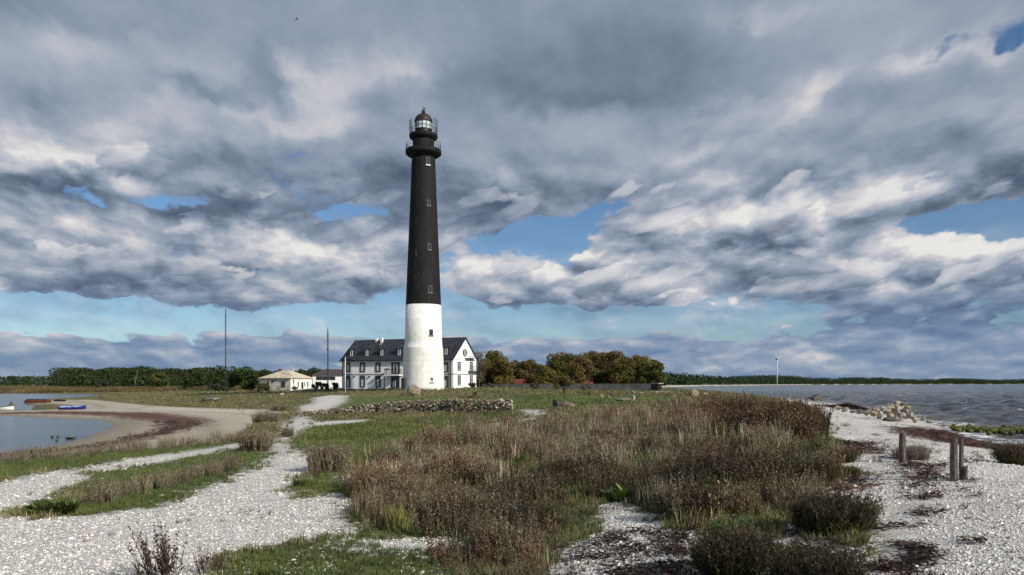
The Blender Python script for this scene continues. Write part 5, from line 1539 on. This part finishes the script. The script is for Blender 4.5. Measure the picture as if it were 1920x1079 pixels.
A_OR = [(0.188, 0.105, 0.030), (0.150, 0.090, 0.030), (0.128, 0.105, 0.030)]
A_RD = [(0.158, 0.078, 0.045), (0.128, 0.068, 0.042), (0.180, 0.112, 0.057), (0.105, 0.075, 0.030)]
A_DK = [(0.045, 0.060, 0.018), (0.063, 0.072, 0.021), (0.083, 0.060, 0.024)]
A_YG = [(0.150, 0.158, 0.033), (0.112, 0.128, 0.027), (0.180, 0.150, 0.038)]
A_GN = [(0.033, 0.060, 0.015), (0.045, 0.078, 0.019), (0.060, 0.090, 0.024)]
A_GY = [(0.165, 0.143, 0.128), (0.128, 0.105, 0.098), (0.195, 0.150, 0.128)]
AUT = [
    ('pale grey half-bare tree against the gable of the white house', 898, 652, 724, 40, 170, A_GY, 900, 14, .13),
    ('olive autumn tree next to the white house, the leftmost full crown', 925, 655, 724, 62, 182, A_OL + A_OR[:1], 3400, 22, .2),
    ('low orange-olive crown just right of the leftmost full crown', 944, 672, 724, 50, 176, A_OR + A_OL[:1], 2200, 16, .2),
    ('dark green-brown crown in the dip of the tree line', 968, 672, 724, 44, 186, A_DK + A_OL[:1], 2400, 16, .2),
    ('reddish-brown thin crown above the red-roofed shed', 996, 666, 724, 50, 184, A_RD + A_DK[:1], 2600, 18, .18),
    ('low yellow-green crown in the gap right of the red shed', 1024, 684, 724, 40, 174, A_YG, 1900, 12, .18),
    ('green-topped tall crown where the tree line rises', 1052, 658, 724, 62, 186, A_OL + A_DK[:2] + A_GN[2:], 3400, 22, .2),
    ('brown autumn crown behind the small lone sapling', 1088, 664, 724, 56, 176, A_OR[1:] + A_RD[1:3], 3000, 20, .19),
    ('rusty-topped highest crown in the middle of the tree line', 1108, 656, 724, 64, 190, A_RD, 3400, 22, .18),
    ('broad reddish crown right of the highest rusty crown', 1148, 657, 724, 66, 188, A_RD + A_OL[:1], 3400, 22, .18),
    ('olive-brown crown over the middle of the concrete wall', 1172, 668, 724, 60, 174, A_OL + A_RD[3:], 3000, 20, .19),
    ('brown-olive crown near the right end of the tree line', 1196, 664, 724, 56, 184, A_OL + A_OR[1:2], 3000, 20, .19),
    ('dark green rounded tree at the right end of the tree line', 1224, 678, 724, 48, 172, A_GN + A_DK[:1], 3000, 18, .19),
    ('low dark green tree at the very right end above the wall end', 1236, 692, 724, 26, 168, A_GN, 1500, 10, .18),
    ('low brown underwood crown behind the left part of the wall', 1012, 698, 724, 60, 190, A_DK + A_OR[2:], 1800, 12, .2),
    ('low dark underwood crown behind the middle of the wall', 1130, 690, 724, 90, 182, A_DK + A_RD[3:], 2600, 16, .2),
    ('olive-brown crown filling the gap behind the highest rusty crown', 1078, 662, 724, 56, 196, A_OL + A_RD[3:], 2800, 18, .2),
    ('brown crown between the two broad reddish crowns', 1128, 660, 724, 56, 198, A_RD[1:] + A_OL[:1], 2800, 18, .2),
    ('olive crown sloping down towards the dark green tree on the right', 1214, 671, 724, 46, 192, A_OL + A_DK[:1], 2400, 16, .2),
    ('low dark underwood crown at the foot of the gable trees', 915, 694, 724, 60, 186, A_DK + A_OL[:1], 1800, 12, .2)]
for i, (lab, px, tp_, bs, w, Y, cols, n, k, lf) in enumerate(AUT):
    tree('autumn_tree', lab, px, tp_, bs, w, Y, [tuple(.58 * np.array(q) + .50 * np.array(A_OL[j % 3])) for j, q in enumerate(cols)], int(n * (2.6 if i else 1.3)), k + 8, lf * 1.15, bare=.0 if 'low' in lab else .12, group='autumn trees behind the concrete wall', seed=i)
tree('sapling', 'small lone olive tree with a thin dark trunk in front of the concrete wall', 1056, 704, 746, 44, 96, A_OL + A_OR[2:], 1700, 14, .11, bare=.7, seed=40)
LEFT = [
    ('round yellow-green tree standing out of the dark left wood', 298, 697, 729, 32, 330, A_YG + A_GN[2:], 1500, 12, .42),
    ('round mid-green tree at the right end of the left wood', 362, 694, 730, 46, 320, A_GN + [(.05, .072, .02)], 2200, 14, .42),
    ('dark green tall grove tree standing under the taller mast, left half', 425, 684, 729, 60, 300, A_GN, 3000, 18, .42),
    ('dark green grove tree under the taller mast, right half', 462, 687, 729, 56, 296, A_GN, 2800, 18, .42),
    ('dark green tree between the grove and the cottage roof', 496, 693, 729, 44, 290, A_GN, 2200, 14, .42),
    ('dark tree behind the brick chimney of the cottage', 530, 688, 725, 44, 285, A_GN, 2200, 14, .42),
    ('dark tree behind the right side of the cottage roof', 562, 692, 725, 40, 290, A_GN, 1800, 12, .42),
    ('dark tree showing above the grey outbuilding roof', 600, 690, 725, 60, 300, A_GN, 2000, 14, .42),
    ('grey-green willow bush at the foot of the grove', 410, 712, 731, 50, 230, [(.075, .08, .05), (.055, .06, .035)], 1500, 10, .3),
    ('grey-green tall bush below the left wood by the reeds', 190, 709, 729, 40, 360, [(.075, .085, .055), (.055, .065, .04)], 1200, 10, .4)]
for i, (lab, px, tp_, bs, w, Y, cols, n, k, lf) in enumerate(LEFT):
    tree('broadleaf_tree', lab, px, tp_, bs, w, Y, [tuple(.78 * np.array(q)) for q in cols], n, k, lf, bare=.02, group='trees at the edge of the left wood', seed=60 + i, shell=.6)
BUSH = [
    ('dark bush against the left wall of the ruined cottage', 497, 716, 735, 28, 163, A_DK, 900, 8, .16),
    ('low hedge bush below the outbuilding windows, left one', 594, 716, 730, 24, 176, A_GN + A_DK, 900, 7, .16),
    ('low hedge bush between the shorter mast and the white house', 624, 717, 731, 30, 172, A_GN + A_DK, 1000, 8, .16),
    ('low hedge bush standing under the shorter mast', 609, 719, 731, 24, 170, A_GN + A_DK, 800, 7, .16),
    ('dark scrub in front of the gable of the white house', 888, 716, 732, 24, 140, A_OL + A_DK, 600, 7, .13),
    ('pale green low bush on the pasture right of the gable', 889, 734, 742, 18, 110, A_YG + A_GN, 400, 6, .10),
    ('scraggly bush before the left end of the concrete wall', 922, 718, 733, 40, 150, A_DK + A_GY[:1], 700, 8, .14),
    ('brown leafless bush before the concrete wall right of the sapling', 1098, 716, 738, 22, 120, A_RD + A_GY, 500, 6, .09),
    ('brown bush on the pasture in front of the wall, left of the sapling', 1005, 717, 735, 36, 135, A_DK + A_RD[3:], 700, 8, .11)]
for i, (lab, px, tp_, bs, w, Y, cols, n, k, lf) in enumerate(BUSH):
    tree('bush', lab, px, tp_, bs, w, Y, cols, n, k, lf, bare=.0, group='bushes around the buildings', seed=90 + i, cat='bush')
# the left wood: one far mass
gf = np.random.default_rng(8)
CC, RR = [], []
def wood(pxa, pxb, ytop, Y0, Y1, n, hh):
    for _ in range(n):
        Y = gf.uniform(Y0, Y1); px = gf.uniform(pxa, pxb)
        t = ytop(px) if callable(ytop) else ytop
        v = atY(px, t + gf.normal(0, 1.1), Y); base = 1.5; h = v.z - base
        r = gf.uniform(.22, .36) * h
        CC.append((v.x, Y, base + h - r * .8)); RR.append((r * 1.25, r * 1.25, r * .8))
        CC.append((v.x + gf.normal(0, r * .6), Y - gf.uniform(0, 6), base + h * .36)); RR.append((r * 1.3, r * 1.3, h * .36))
wood(-330, 106, 705.5, 520, 640, 150, 0)
wood(-330, 106, 714, 470, 540, 90, 0)
wood(104, 395, lambda p: 691 + 2.2 * math.sin(p / 23.) + 1.2 * math.sin(p / 9.), 455, 560, 150, 0)
wood(120, 500, 704, 400, 450, 100, 0)
wood(380, 650, 696, 420, 560, 90, 0)
CC, RR = np.array(CC), np.array(RR)
V, Fq, C3 = leaf_cloud(gf, CC, RR, 90000, .66, A_GN + A_GN + A_DK[:2] + [(.05, .06, .03)], shell=.62, tone=.45); C3 = C3 * .70
tag(link('far_wood', mesh_np('far_wood', V, Fq, C3), M_leaf), kind='stuff')
# the wooded shore across the bay
gf = np.random.default_rng(18)
line = np.array([(60, 560), (130, 800), (190, 885)] + [tuple(pxy(*t)) for t in [(1320, 724.6), (1400, 723.6), (1520, 722.0), (1700, 721.2), (1920, 720.8), (2150, 720.6)]])
CC, RR = [], []
for a, c in zip(line[:-1], line[1:]):
    L = np.linalg.norm(c - a); dirv = (c - a) / L; nrm = np.array([-dirv[1], dirv[0]])
    if nrm[1] < 0: nrm = -nrm
    m = int(np.clip(L / 5, 60, 260))
    for _ in range(m):
        off = 14 + gf.uniform() ** 1.5 * 130
        p = a + dirv * gf.uniform(0, L) + nrm * off
        r0 = math.hypot(*p)
        h = min(9 + off * .14, 17) * gf.uniform(.9, 1.08) * (1 + .12 * math.sin(p[0] / 90))
        if r0 > 1800: h *= 1.15
        r = h * .38 * (1 + r0 / 2500)
        CC.append((p[0], p[1], 2 + h - r * .6)); RR.append((r * 1.4, r * 1.4, r * .7))
        CC.append((p[0], p[1] - 2, 2 + h * .33)); RR.append((r * 1.3, r * 1.3, h * .36))
CC, RR = np.array(CC), np.array(RR)
rr_ = np.hypot(CC[:, 0], CC[:, 1])
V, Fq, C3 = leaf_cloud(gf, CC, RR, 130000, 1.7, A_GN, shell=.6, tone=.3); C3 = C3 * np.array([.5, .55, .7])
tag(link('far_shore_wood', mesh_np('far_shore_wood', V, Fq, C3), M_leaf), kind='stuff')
# ------------------------------------------------------------------ rocks, walls, boats, posts
def mat_rock(name, c, moss=None, tint=(.10, .055, .035)):
    m, b = new_mat(name)
    p = pos(b)
    n = b.noise(p, 2.2, 8, .65).outputs[0]; n2 = b.noise(p, 9, 5, .6).outputs[0]
    col = b.ramp(n, [(.28, tuple(q * .45 for q in c)), (.5, c), (.72, tuple(min(1, q * 1.45) for q in c))])
    col = b.mix(b.smooth(n2, .56, .68, 0, .5), col, tint + (1,))
    if moss:
        nz = b.sep(b.n('ShaderNodeNewGeometry').outputs['Normal'])[2]
        k = b.math('MULTIPLY', b.smooth(nz, -.1, .45), b.smooth(n, .30, .48))
        col = b.mix(k, col, moss + (1,))
    finish(b, col, .9, b.math('ADD', n, b.math('MULTIPLY', n2, .4)), .8, .06, spec=.2)
    return m
M_rgrey = mat_rock('grey_boulder', (.21, .195, .175))
M_rpink = mat_rock('pinkish_boulder', (.27, .19, .15))
M_rpale = mat_rock('pale_limestone', (.34, .305, .255), tint=(.24, .18, .12))
M_roch = mat_rock('ochre_boulder', (.32, .245, .155), tint=(.25, .15, .08))
M_roch2 = mat_rock('brown_boulder', (.26, .21, .15), tint=(.09, .07, .055))
M_rdark = mat_rock('dark_boulder', (.075, .065, .058))
M_rgreen = mat_rock('algae_grey_boulder', (.12, .13, .09))
M_rdark2 = mat_rock('dark_grey_boulder', (.11, .10, .09))
M_rbrick = mat_rock('red_boulder', (.33, .15, .09))
M_moss = mat_rock('mossy_stone', (.075, .07, .045), (.085, .10, .018))
I1 = ico(1); I2 = ico(2)
def rock_arr(g, sx, sy, sz, base=I2, rough=.22, cut=14):
    v = base[0].astype(np.float64).copy()
    for _ in range(cut):                                   # broken planes
        n = g.normal(size=3); n /= np.linalg.norm(n); d = g.uniform(.42, .78)
        k = v @ n - d; v -= np.where(k > 0, k, 0)[:, None] * n[None]
    s = g.uniform(0, 50)
    v *= (1 + rough * .5 * np.array([mnoise.noise(Vector((q[0] * 1.7 + s, q[1] * 1.7, q[2] * 1.7))) for q in v]))[:, None]
    return v * np.array([sx, sy, sz]), base[1]
def boulder(name, label, cat, px, py, w_px, h_px, mats, seed=0, group=None, dep=.8, Y=None, rz=0.0, lift=.32):
    g = np.random.default_rng(500 + seed)
    c = ground_hit(px, py); Y = c.y if Y is None else Y
    if Y != c.y: q = atY(px, py, Y); c = Vector((q.x, Y, H(q.x, Y)))
    w = w_px / F * Y; h = h_px / F * Y
    v, f_ = rock_arr(g, w / 2 * 1.08, w / 2 * dep, h * .62)
    v[:, 2] += h * lift
    o = link(name, mesh_np(name, v, f_), mats, None, tuple(c), rz)
    return tag(o, label, cat, group)
BL = [
    ('boulder', 'big pinkish boulder standing at the foot of the lighthouse', 779, 741.5, 31, 21, M_roch2, .7),
    ('boulder', 'dark half of the split boulder beyond the grass, left of the sapling', 1046, 764, 30, 17, M_rdark, .8),
    ('boulder', 'pinkish half of the split boulder, leaning against its dark half', 1068, 765, 26, 13, M_rpink, .8),
    ('boulder', 'flat slab of pale broken concrete lying on the left pasture', 398, 754, 36, 11, M_rgrey, .7),
    ('boulder', 'dark broken block under the pale slab on the left pasture', 384, 755, 14, 11, M_rdark, .7),
    ('boulder', 'small white rock on the pasture in front of the cottage', 528, 741, 9, 5, M_rpale, .8),
    ('boulder', 'white stone by the reeds left of the leaning trunk', 228, 739.5, 4, 3, M_rpale, .8),
    ('boulder', 'orange block at the left end of the low rubble line', 1128, 747, 10, 9, M_roch, .8),
    ('boulder', 'small ochre block second from the left in the rubble line', 1141, 747.5, 8, 6, M_roch, .8),
    ('boulder', 'brown brick lump left of the orange block in the rubble line', 1121, 744, 8, 6, M_rbrick, .8),
    ('boulder', 'upright pale slab standing at the right of the rubble line', 1188, 753, 6, 14, M_rpale, .8),
    ('boulder', 'long low grey stone leaning against the upright pale slab', 1170, 753, 32, 10, M_rgrey, .5),
    ('boulder', 'yellow rock with bush behind it at the edge of the sea', 1300, 743, 20, 13, M_roch, .8),
    ('boulder', 'smaller yellow rock right of the yellow rock by the sea', 1322, 743, 11, 8, M_roch, .8),
    ('boulder', 'large dark grey boulder at the right end of the brown weeds on the sea edge', 1530, 752, 32, 16, M_rdark2, .9),
    ('boulder', 'dark flat rock lying before the rock heap on the beach', 1668, 791, 32, 10, M_rdark, .6),
    ('boulder', 'tall pale block on the right face of the rock heap', 1688, 791, 24, 22, M_rpale, .8),
    ('boulder', 'grey jagged boulder in the water right of the rock heap', 1731, 790, 14, 13, M_rgrey, .8),
    ('boulder', 'low grey stone right of the jagged boulder', 1745, 794, 20, 8, M_rgrey, .8),
    ('boulder', 'flat pale stone at the root of the mossy breakwater', 1775, 800, 34, 8, M_rpale, .7),
    ('boulder', 'small stone left of the jagged boulder below the heap', 1716, 793, 14, 8, M_rgrey, .8)]
for i, (nm, lab, px, py, w, h, mt, dep) in enumerate(BL):
    boulder(nm, lab, 'boulder', px, py, w, h, mt, i, None, dep)
# heap of angular blocks on the beach
g = np.random.default_rng(91)
HEAP = [(1585, 771, 12, 7), (1573, 767, 12, 6), (1632, 774, 11, 7), (1680, 788, 12, 9), (1692, 783, 13, 10), (1712, 787, 12, 7), (1665, 768, 11, 7), (1648, 785, 10, 5), (1625, 778, 14, 9), (1637, 780, 14, 10), (1650, 781, 14, 11), (1612, 775, 13, 7), (1660, 775, 15, 11), (1672, 773, 16, 12), (1684, 772, 15, 12), (1697, 776, 15, 12), (1700, 786, 14, 10),
        (1668, 783, 13, 9), (1655, 772, 10, 8), (1677, 764, 14, 8), (1690, 764, 12, 8), (1702, 768, 10, 8), (1682, 758, 11, 6), (1670, 765, 11, 8), (1642, 772, 10, 6), (1697, 759, 9, 5), (1708, 781, 9, 8), (1600, 774, 10, 5)]
for i, (px, py, w, h) in enumerate(HEAP):
    cY_ = 74 + (py < 776) * 3 + (py < 768) * 1.5 + g.uniform(-.5, .5)
    q = atY(px, py, cY_)
    v, f_ = rock_arr(g, w / F * cY_ * .85, w / F * cY_ * .72, h / F * cY_ * .86, rough=.14, cut=20)
    o = link('rock', mesh_np('rock', v, f_), [M_rpale, M_roch, M_rpale, M_rgrey][i % 4], None, (q.x, cY_, max(q.z, H(q.x, cY_)) + h / F * cY_ * .40), g.uniform(0, 3))
    tag(o, 'pale angular block in the jumbled rock heap on the shingle beach', 'rock', 'blocks of the beach rock heap')
# mound of dark weed beside it
gm_ = np.random.default_rng(92)
wc = ground_hit(1592, 768); A = np.stack([wc.x + gm_.normal(0, 2.0, 700), wc.y + gm_.normal(0, 1.4, 700)], 1)
hp = np.exp(-((A[:, 0] - wc.x) / 2.4) ** 2 - ((A[:, 1] - wc.y) / 1.6) ** 2) * .75
V, Fc_, C_ = scatter(['litter'], A, gm_.uniform(.6, 1.1, len(A)), None, gm_, hp * gm_.uniform(.2, 1, len(A)))
tag(link('seaweed_heap', mesh_np('seaweed_heap', V, Fc_, C_), M_plant), 'heap of dark dead seaweed between the grey boulder and the rock heap', 'seaweed heap')
# mossy breakwater
g = np.random.default_rng(93)
for i in range(210):
    t = g.uniform(); px = 1785 + t * 175; py = 806 + t * 7 + g.normal(0, 2.2)
    q = atZ(px, py, .05)
    s = g.uniform(.16, .40)
    v, f_ = rock_arr(g, s, s * .8, s * .85, I1)
    o = link('mossy_stone', mesh_np('mossy_stone', v, f_, smooth=False), M_moss, None, (q.x, q.y, .10 + s * .22), g.uniform(0, 3))
    tag(o, 'green moss-covered stone of the low breakwater running into the sea', 'stone', 'mossy breakwater stones')
# pale stones scattered along the far water edge by the wall end
for i in range(26):
    px = 1188 + i * 2.9 + g.normal(0, 1); py = 739 + (i % 5) * 1.6 + g.normal(0, .8)
    w = g.uniform(5, 11); h = w * g.uniform(.3, .5); Y = 112 + g.uniform(-6, 6)
    q = atY(px, py, Y); v, f_ = rock_arr(g, w / F * Y * .6, w / F * Y * .5, h / F * Y * .6, I1)
    o = link('rock', mesh_np('rock', v, f_), [M_rpale, M_rpale, M_rgrey][i % 3], None, (q.x, Y, H(q.x, Y) + .15), g.uniform(0, 3))
    tag(o, 'white flat stone in the rubble strip running to the end of the concrete wall', 'rock', 'rubble strip stones')
# stones of the lagoon
for i, (px, py, w, h, lab) in enumerate([(133, 823, 24, 5, 'largest green weedy stone awash in the near lagoon'), (98, 821, 8, 2, 'small dark stone left of the green stone in the lagoon'),
                                         (109, 820.5, 7, 2, 'small dark stone nearest the green stone in the lagoon'), (106, 827, 7, 3, 'lowest small dark stone in the lagoon')]):
    q = atZ(px, py, 0); w_ = w / F * q.y; v, f_ = rock_arr(g, w_ * .5, w_ * .5, max(.12, h / F * q.y * .6), I1)
    tag(link('boulder', mesh_np('boulder', v, f_), M_moss if i == 0 else M_rdark, None, (q.x, q.y, .06)), lab, 'boulder')
q = atZ(20, 762, 0)
v, f_ = rock_arr(g, .85, .6, .95, I2)
tag(link('boulder', mesh_np('boulder', v, f_), M_rgreen, None, (q.x + .1, q.y, .1)), 'tall green-grey rock rising from the far lagoon behind the white boat', 'boulder')
# ---------------- dry stone wall
def stone_wall():
    g = np.random.default_rng(94)
    pts = [(520, 779), (580, 780), (640, 778), (700, 776), (780, 775), (870, 774.5), (962, 773.5)]
    tops = [774, 771, 764, 755, 750, 748, 749]
    W3 = [ground_hit(*p) for p in pts]
    Vs, Fs, Cs = [], [], []; o = 0
    pal = .78 * np.array([(.23, .20, .17), (.30, .26, .22), (.16, .14, .12), (.34, .30, .25), (.27, .19, .14), (.12, .11, .10)])
    red = np.array([(.36, .17, .10), (.33, .20, .13)]); pale = np.array([(.46, .41, .34), (.42, .37, .30)])
    for a, c, pa, pb, ta, tb in zip(W3[:-1], W3[1:], pts[:-1], pts[1:], tops[:-1], tops[1:]):
        L = (c - a).length; n = int(L * 34)
        for _ in range(n):
            t = g.uniform(); p = a.lerp(c, t); hh = ((pa[1] - ta) * (1 - t) + (pb[1] - tb) * t) / F * p.y
            u = g.uniform() ** .9; s = g.uniform(.14, .27) * (1 - .25 * u)
            wdt = .85 * (1 - .45 * u)
            v, f_ = rock_arr(g, s, s * .8, s * g.uniform(.55, .85), I1, cut=4)
            an = g.uniform(0, 3.1); ca, sa = math.cos(an), math.sin(an)
            vx = v[:, 0] * ca - v[:, 1] * sa; vy = v[:, 0] * sa + v[:, 1] * ca
            y0 = g.uniform(-wdt, wdt); x0 = p.x; 
            z0 = H0 = p.z + u * (hh - s * .4) + g.uniform(-.04, .04)
            Vs.append(np.column_stack([vx + x0, vy + p.y + y0 + .6, v[:, 2] + z0])); Fs.append(f_ + o); o += len(v)
            px = pa[0] + (pb[0] - pa[0]) * t
            c_ = pal[g.integers(len(pal))]
            if 860 < px < 930 and g.uniform() < .35: c_ = red[g.integers(2)]
            if px > 930 and g.uniform() < .7: c_ = pale[g.integers(2)]
            if g.uniform() < .12: c_ = pale[g.integers(2)]
            Cs.append(np.repeat((c_ * g.uniform(.8, 1.2))[None], len(v), 0))
    V = np.concatenate(Vs); Fc_ = np.concatenate(Fs); C_ = np.concatenate(Cs)
    base = W3[3]
    V -= np.array(base)
    o_ = link('stone_wall', mesh_np('stone_wall', V, Fc_, C_), M_wallstone, None, tuple(base))
    tag(o_, 'long low dry-stone wall of rounded boulders crossing the meadow before the lighthouse', 'stone wall')
m, b = new_mat('wall_stone')
a_ = b.n('ShaderNodeVertexColor'); a_.layer_name = 'Col'
nn = b.noise(pos(b), 9, 6, .65).outputs[0]
finish(b, b.mix(1.0, a_.outputs[0], b.ramp(nn, [(.3, (.55, .55, .55)), (.7, (1.35, 1.3, 1.25))]), 'MULTIPLY'), .9, nn, .7, .04, spec=.2)
M_wallstone = m
stone_wall()

# ---------------- wooden posts on the shingle
def post(label, px, pb, ptop, w_px, seed, lean=0.0, group='weathered wooden posts on the shingle'):
    g = np.random.default_rng(700 + seed)
    c = ground_hit(px, pb); h = (pb - ptop) / F * c.y * .985; r = w_px / F * c.y / 2
    n = 18; rings = 14; vs = []; fs = []
    groove = g.uniform(-.16, .10, n)
    for k in range(rings + 1):
        t = k / rings
        for j in range(n):
            a = 2 * math.pi * j / n
            rr2 = r * (1.05 - .12 * t) * (1 + groove[j] + g.uniform(-.05, .05))
            z = -.15 + (h + .15) * t
            if k == rings: z += g.uniform(-.05, .03); rr2 *= .92
            vs.append((rr2 * math.cos(a) + lean * t * h + .01 * math.sin(t * 5 + seed), rr2 * math.sin(a), z))
    for k in range(rings):
        for j in range(n): fs.append([k * n + j, k * n + (j + 1) % n, (k + 1) * n + (j + 1) % n, (k + 1) * n + j])
    vs.append((lean * h, 0, h - .03)); top = len(vs) - 1
    for j in range(n): fs.append([rings * n + j, rings * n + (j + 1) % n, top])
    me = bpy.data.meshes.new('wooden_post'); me.from_pydata(vs, [], fs); me.update()
    return tag(link('wooden_post', me, M_post, None, tuple(c)), label, 'post', group)
def mat_post():
    m, b = new_mat('cracked_grey_wood')
    tc = obj_co(b)
    n = b.noise(b.vmath('MULTIPLY', tc, (1, 1, .07)), 38, 5, .7).outputs[0]; n2 = b.noise(tc, 3, 4, .6).outputs[0]
    col = b.ramp(n, [(.32, (.022, .018, .016)), (.5, (.12, .10, .088)), (.72, (.25, .22, .20))])
    col = b.mix(b.smooth(n2, .5, .7, 0, .4), col, (.07, .055, .045, 1))
    finish(b, col, .9, n, 1.0, .02, spec=.15)
    return m
M_post = mat_post()
post('single weathered post standing alone before the grey heathery mound', 1692, 868, 811, 12, 1, .02)
post('thicker taller post, left one of the close pair on the shingle', 1789, 903, 820, 13, 2, .0)
post('thinner post of the close pair, right behind the thick one', 1804, 900, 821, 8, 3, -.03)
post('short broken stump at the foot of the pair of posts', 1809, 901, 873, 9, 4, .02)

# ---------------- boats
def boat(label, loc, rz, L, Wd, Hh, m_out, m_in, m_rail, tilt=0.0, group=None):
    e = tag(empty('rowing_boat', loc, rz), label, 'boat', group); e.rotation_euler = (tilt, 0, rz)
    n = 14
    def shell(sc_, dz, m, flip=False):
        vs = []; fs = []; q = 7
        for i in range(n + 1):
            t = i / n; x = (t - .5) * L * sc_
            wv = Wd / 2 * sc_ * (math.sin(math.pi * min(1, t * 1.25 + .18)) ** .6 if t < .62 else math.cos((t - .62) / .38 * math.pi / 2) ** .75 + .02)
            sheer = Hh * (1 + .55 * max(0, t - .45) ** 1.5 * 2.2 + .12 * (1 - t))
            keel = .02 + .30 * Hh * max(0, t - .75) * 3
            for j in range(q):
                a = (j / (q - 1) - .5) * math.pi
                yy = wv * math.sin(a); zz = keel + (sheer - keel) * (1 - math.cos(a) ** .8) + dz * math.cos(a)
                vs.append((x, yy, zz))
        for i in range(n):
            for j in range(q - 1): fs.append([i * q + j, i * q + j + 1, (i + 1) * q + j + 1, (i + 1) * q + j])
        fs.append([j for j in range(q)])
        m.add(vs, fs, True)
        return vs, q
    m1 = MB(); vs, q = shell(1.0, 0, m1); m1.build('hull', m_out, e)
    m2 = MB(); shell(.95, .05, m2); m2.build('lining', m_in, e)
    m3 = MB()
    m3.tube([vs[i * q] for i in range(n + 1)], .035, 5); m3.build('gunwale', m_rail, e)
    m4 = MB(); m4.tube([vs[i * q + q - 1] for i in range(n + 1)], .035, 5); m4.build('gunwale', m_rail, e)
    for x in (-.25, .05, .26):
        part('thwart', m_rail, e, lambda m: m.box(x * L - .12, x * L + .12, -Wd * .42, Wd * .42, Hh * .72, Hh * .78))
    return e
M_bblue = mat_flat('blue_boat_paint', (.030, .028, .22), .45, .2); M_bl2 = mat_flat('pale_blue_paint', (.25, .32, .48), .5, .15)
M_bwhite = mat_flat('white_boat_paint', (.80, .80, .78), .45, .05); M_bgreen = mat_flat('green_boat_paint', (.02, .10, .06), .5, .2)
q = ground_hit(136, 768.5)
boat('blue open rowing boat drawn up on the lagoon beach', (q.x, q.y, H(q.x, q.y) - .02), .32, 3.7, 1.3, .45, M_bblue, M_bl2, M_bblue, .18)
q = atZ(6, 770, 0)
boat('white rowing boat with green rim afloat at the left edge of the lagoon', (q.x - .9, q.y, -.12), .22, 4.6, 1.5, .55, M_bwhite, M_bgreen, M_bgreen)
# rusty pontoon on the spit
M_rust = mat_flat('rusty_hull', (.13, .035, .022), .85, .5, 1.5, bump=.6)
q = atZ(79, 755.5, .1)
q.x -= .2
PB = tag(empty('barge', (q.x, q.y, .12), .06), 'low rust-red wrecked barge lying on the spit between the two lagoon waters', 'barge')
part('hull', M_rust, PB, lambda m: m.prism([(-.9, 0), (.9, 0), (1.05, .65), (-1.05, .65)], -2.4, 1.6))
part('bow', M_rust, PB, lambda m: m.add([(-2.403, -.9, 0), (-2.403, .9, 0), (-2.403, 1.05, .65), (-2.403, -1.05, .65), (-3.6, 0, .10), (-3.5, 0, .30)], [[0, 1, 2, 3], [0, 4, 1], [3, 2, 5], [0, 3, 5, 4], [1, 4, 5, 2]]))
part('deck_rim', M_iron, PB, lambda m: (m.box(-2.4, 1.6, -1.1, -1.0, .653, .76)))
q2 = atZ(112, 753.5, .1)
PB2 = tag(empty('barge', (q2.x, q2.y, .10), -.1), 'short dark piece of wreck right of the rust-red barge', 'barge')
part('hull', M_iron, PB2, lambda m: m.prism([(-.5, 0), (.5, 0), (.6, .4), (-.6, .4)], -1.1, 1.1))
part('rib', M_rust, PB2, lambda m: m.box(-.2, .2, -.62, .62, .403, .5))
# signboard in front of the cottage
c = ground_hit(553, 737)
SG = tag(empty('signboard', tuple(c), -.2), 'small signboard on a white post in front of the cottage corner', 'sign')
part('post', M_trim, SG, lambda m: m.box(-.09, .09, -.06, .06, -.1, 1.6))
part('board', M_grey, SG, lambda m: m.prism([(-.12, .85), (-.09, .85), (-.063, 1.25), (-.09, 1.27)], -.75, .75))
part('bracket', M_steel, SG, lambda m: m.box(-.3, .3, -.062, .0, 1.3, 1.36))
# birds in the air
def bird(label, px, py, Y, s, roll):
    p = atY(px, py, Y)
    m = MB()
    m.lathe([(.01, -.26), (.05, -.16), (.07, 0), (.05, .14), (.03, .2), (.005, .27)], 8, Matrix.Rotation(math.pi / 2, 4, 'Y'))
    body = empty('gull', tuple(p), roll); body.scale = (s, s, s)
    tag(body, label, 'bird', 'gulls far off in the sky')
    m.build('body', M_grey, body)
    for sg in (-1, 1):
        w = MB(); w.add([(.10, 0, .03), (-.10, 0, .03), (.06, sg * .38, .16), (-.06, sg * .38, .15), (-.12, sg * .72, .06), (.10, 0, .045), (-.10, 0, .045), (.06, sg * .38, .175), (-.06, sg * .38, .165)],
                        [[0, 2, 3, 1], [2, 4, 3], [5, 6, 8, 7], [7, 8, 4], [0, 5, 7, 2], [2, 7, 4], [1, 3, 8, 6], [3, 4, 8]])
        w.build('wing', M_grey, body)
bird('gull speck high above and left of the lighthouse top', 556, 37, 120, .9, .5)
bird('gull speck before the bright cumulus left of the tower', 483, 505, 130, .9, 1.2)
bird('gull speck low over the far left wood', 48, 625, 150, 1.1, 2.0)
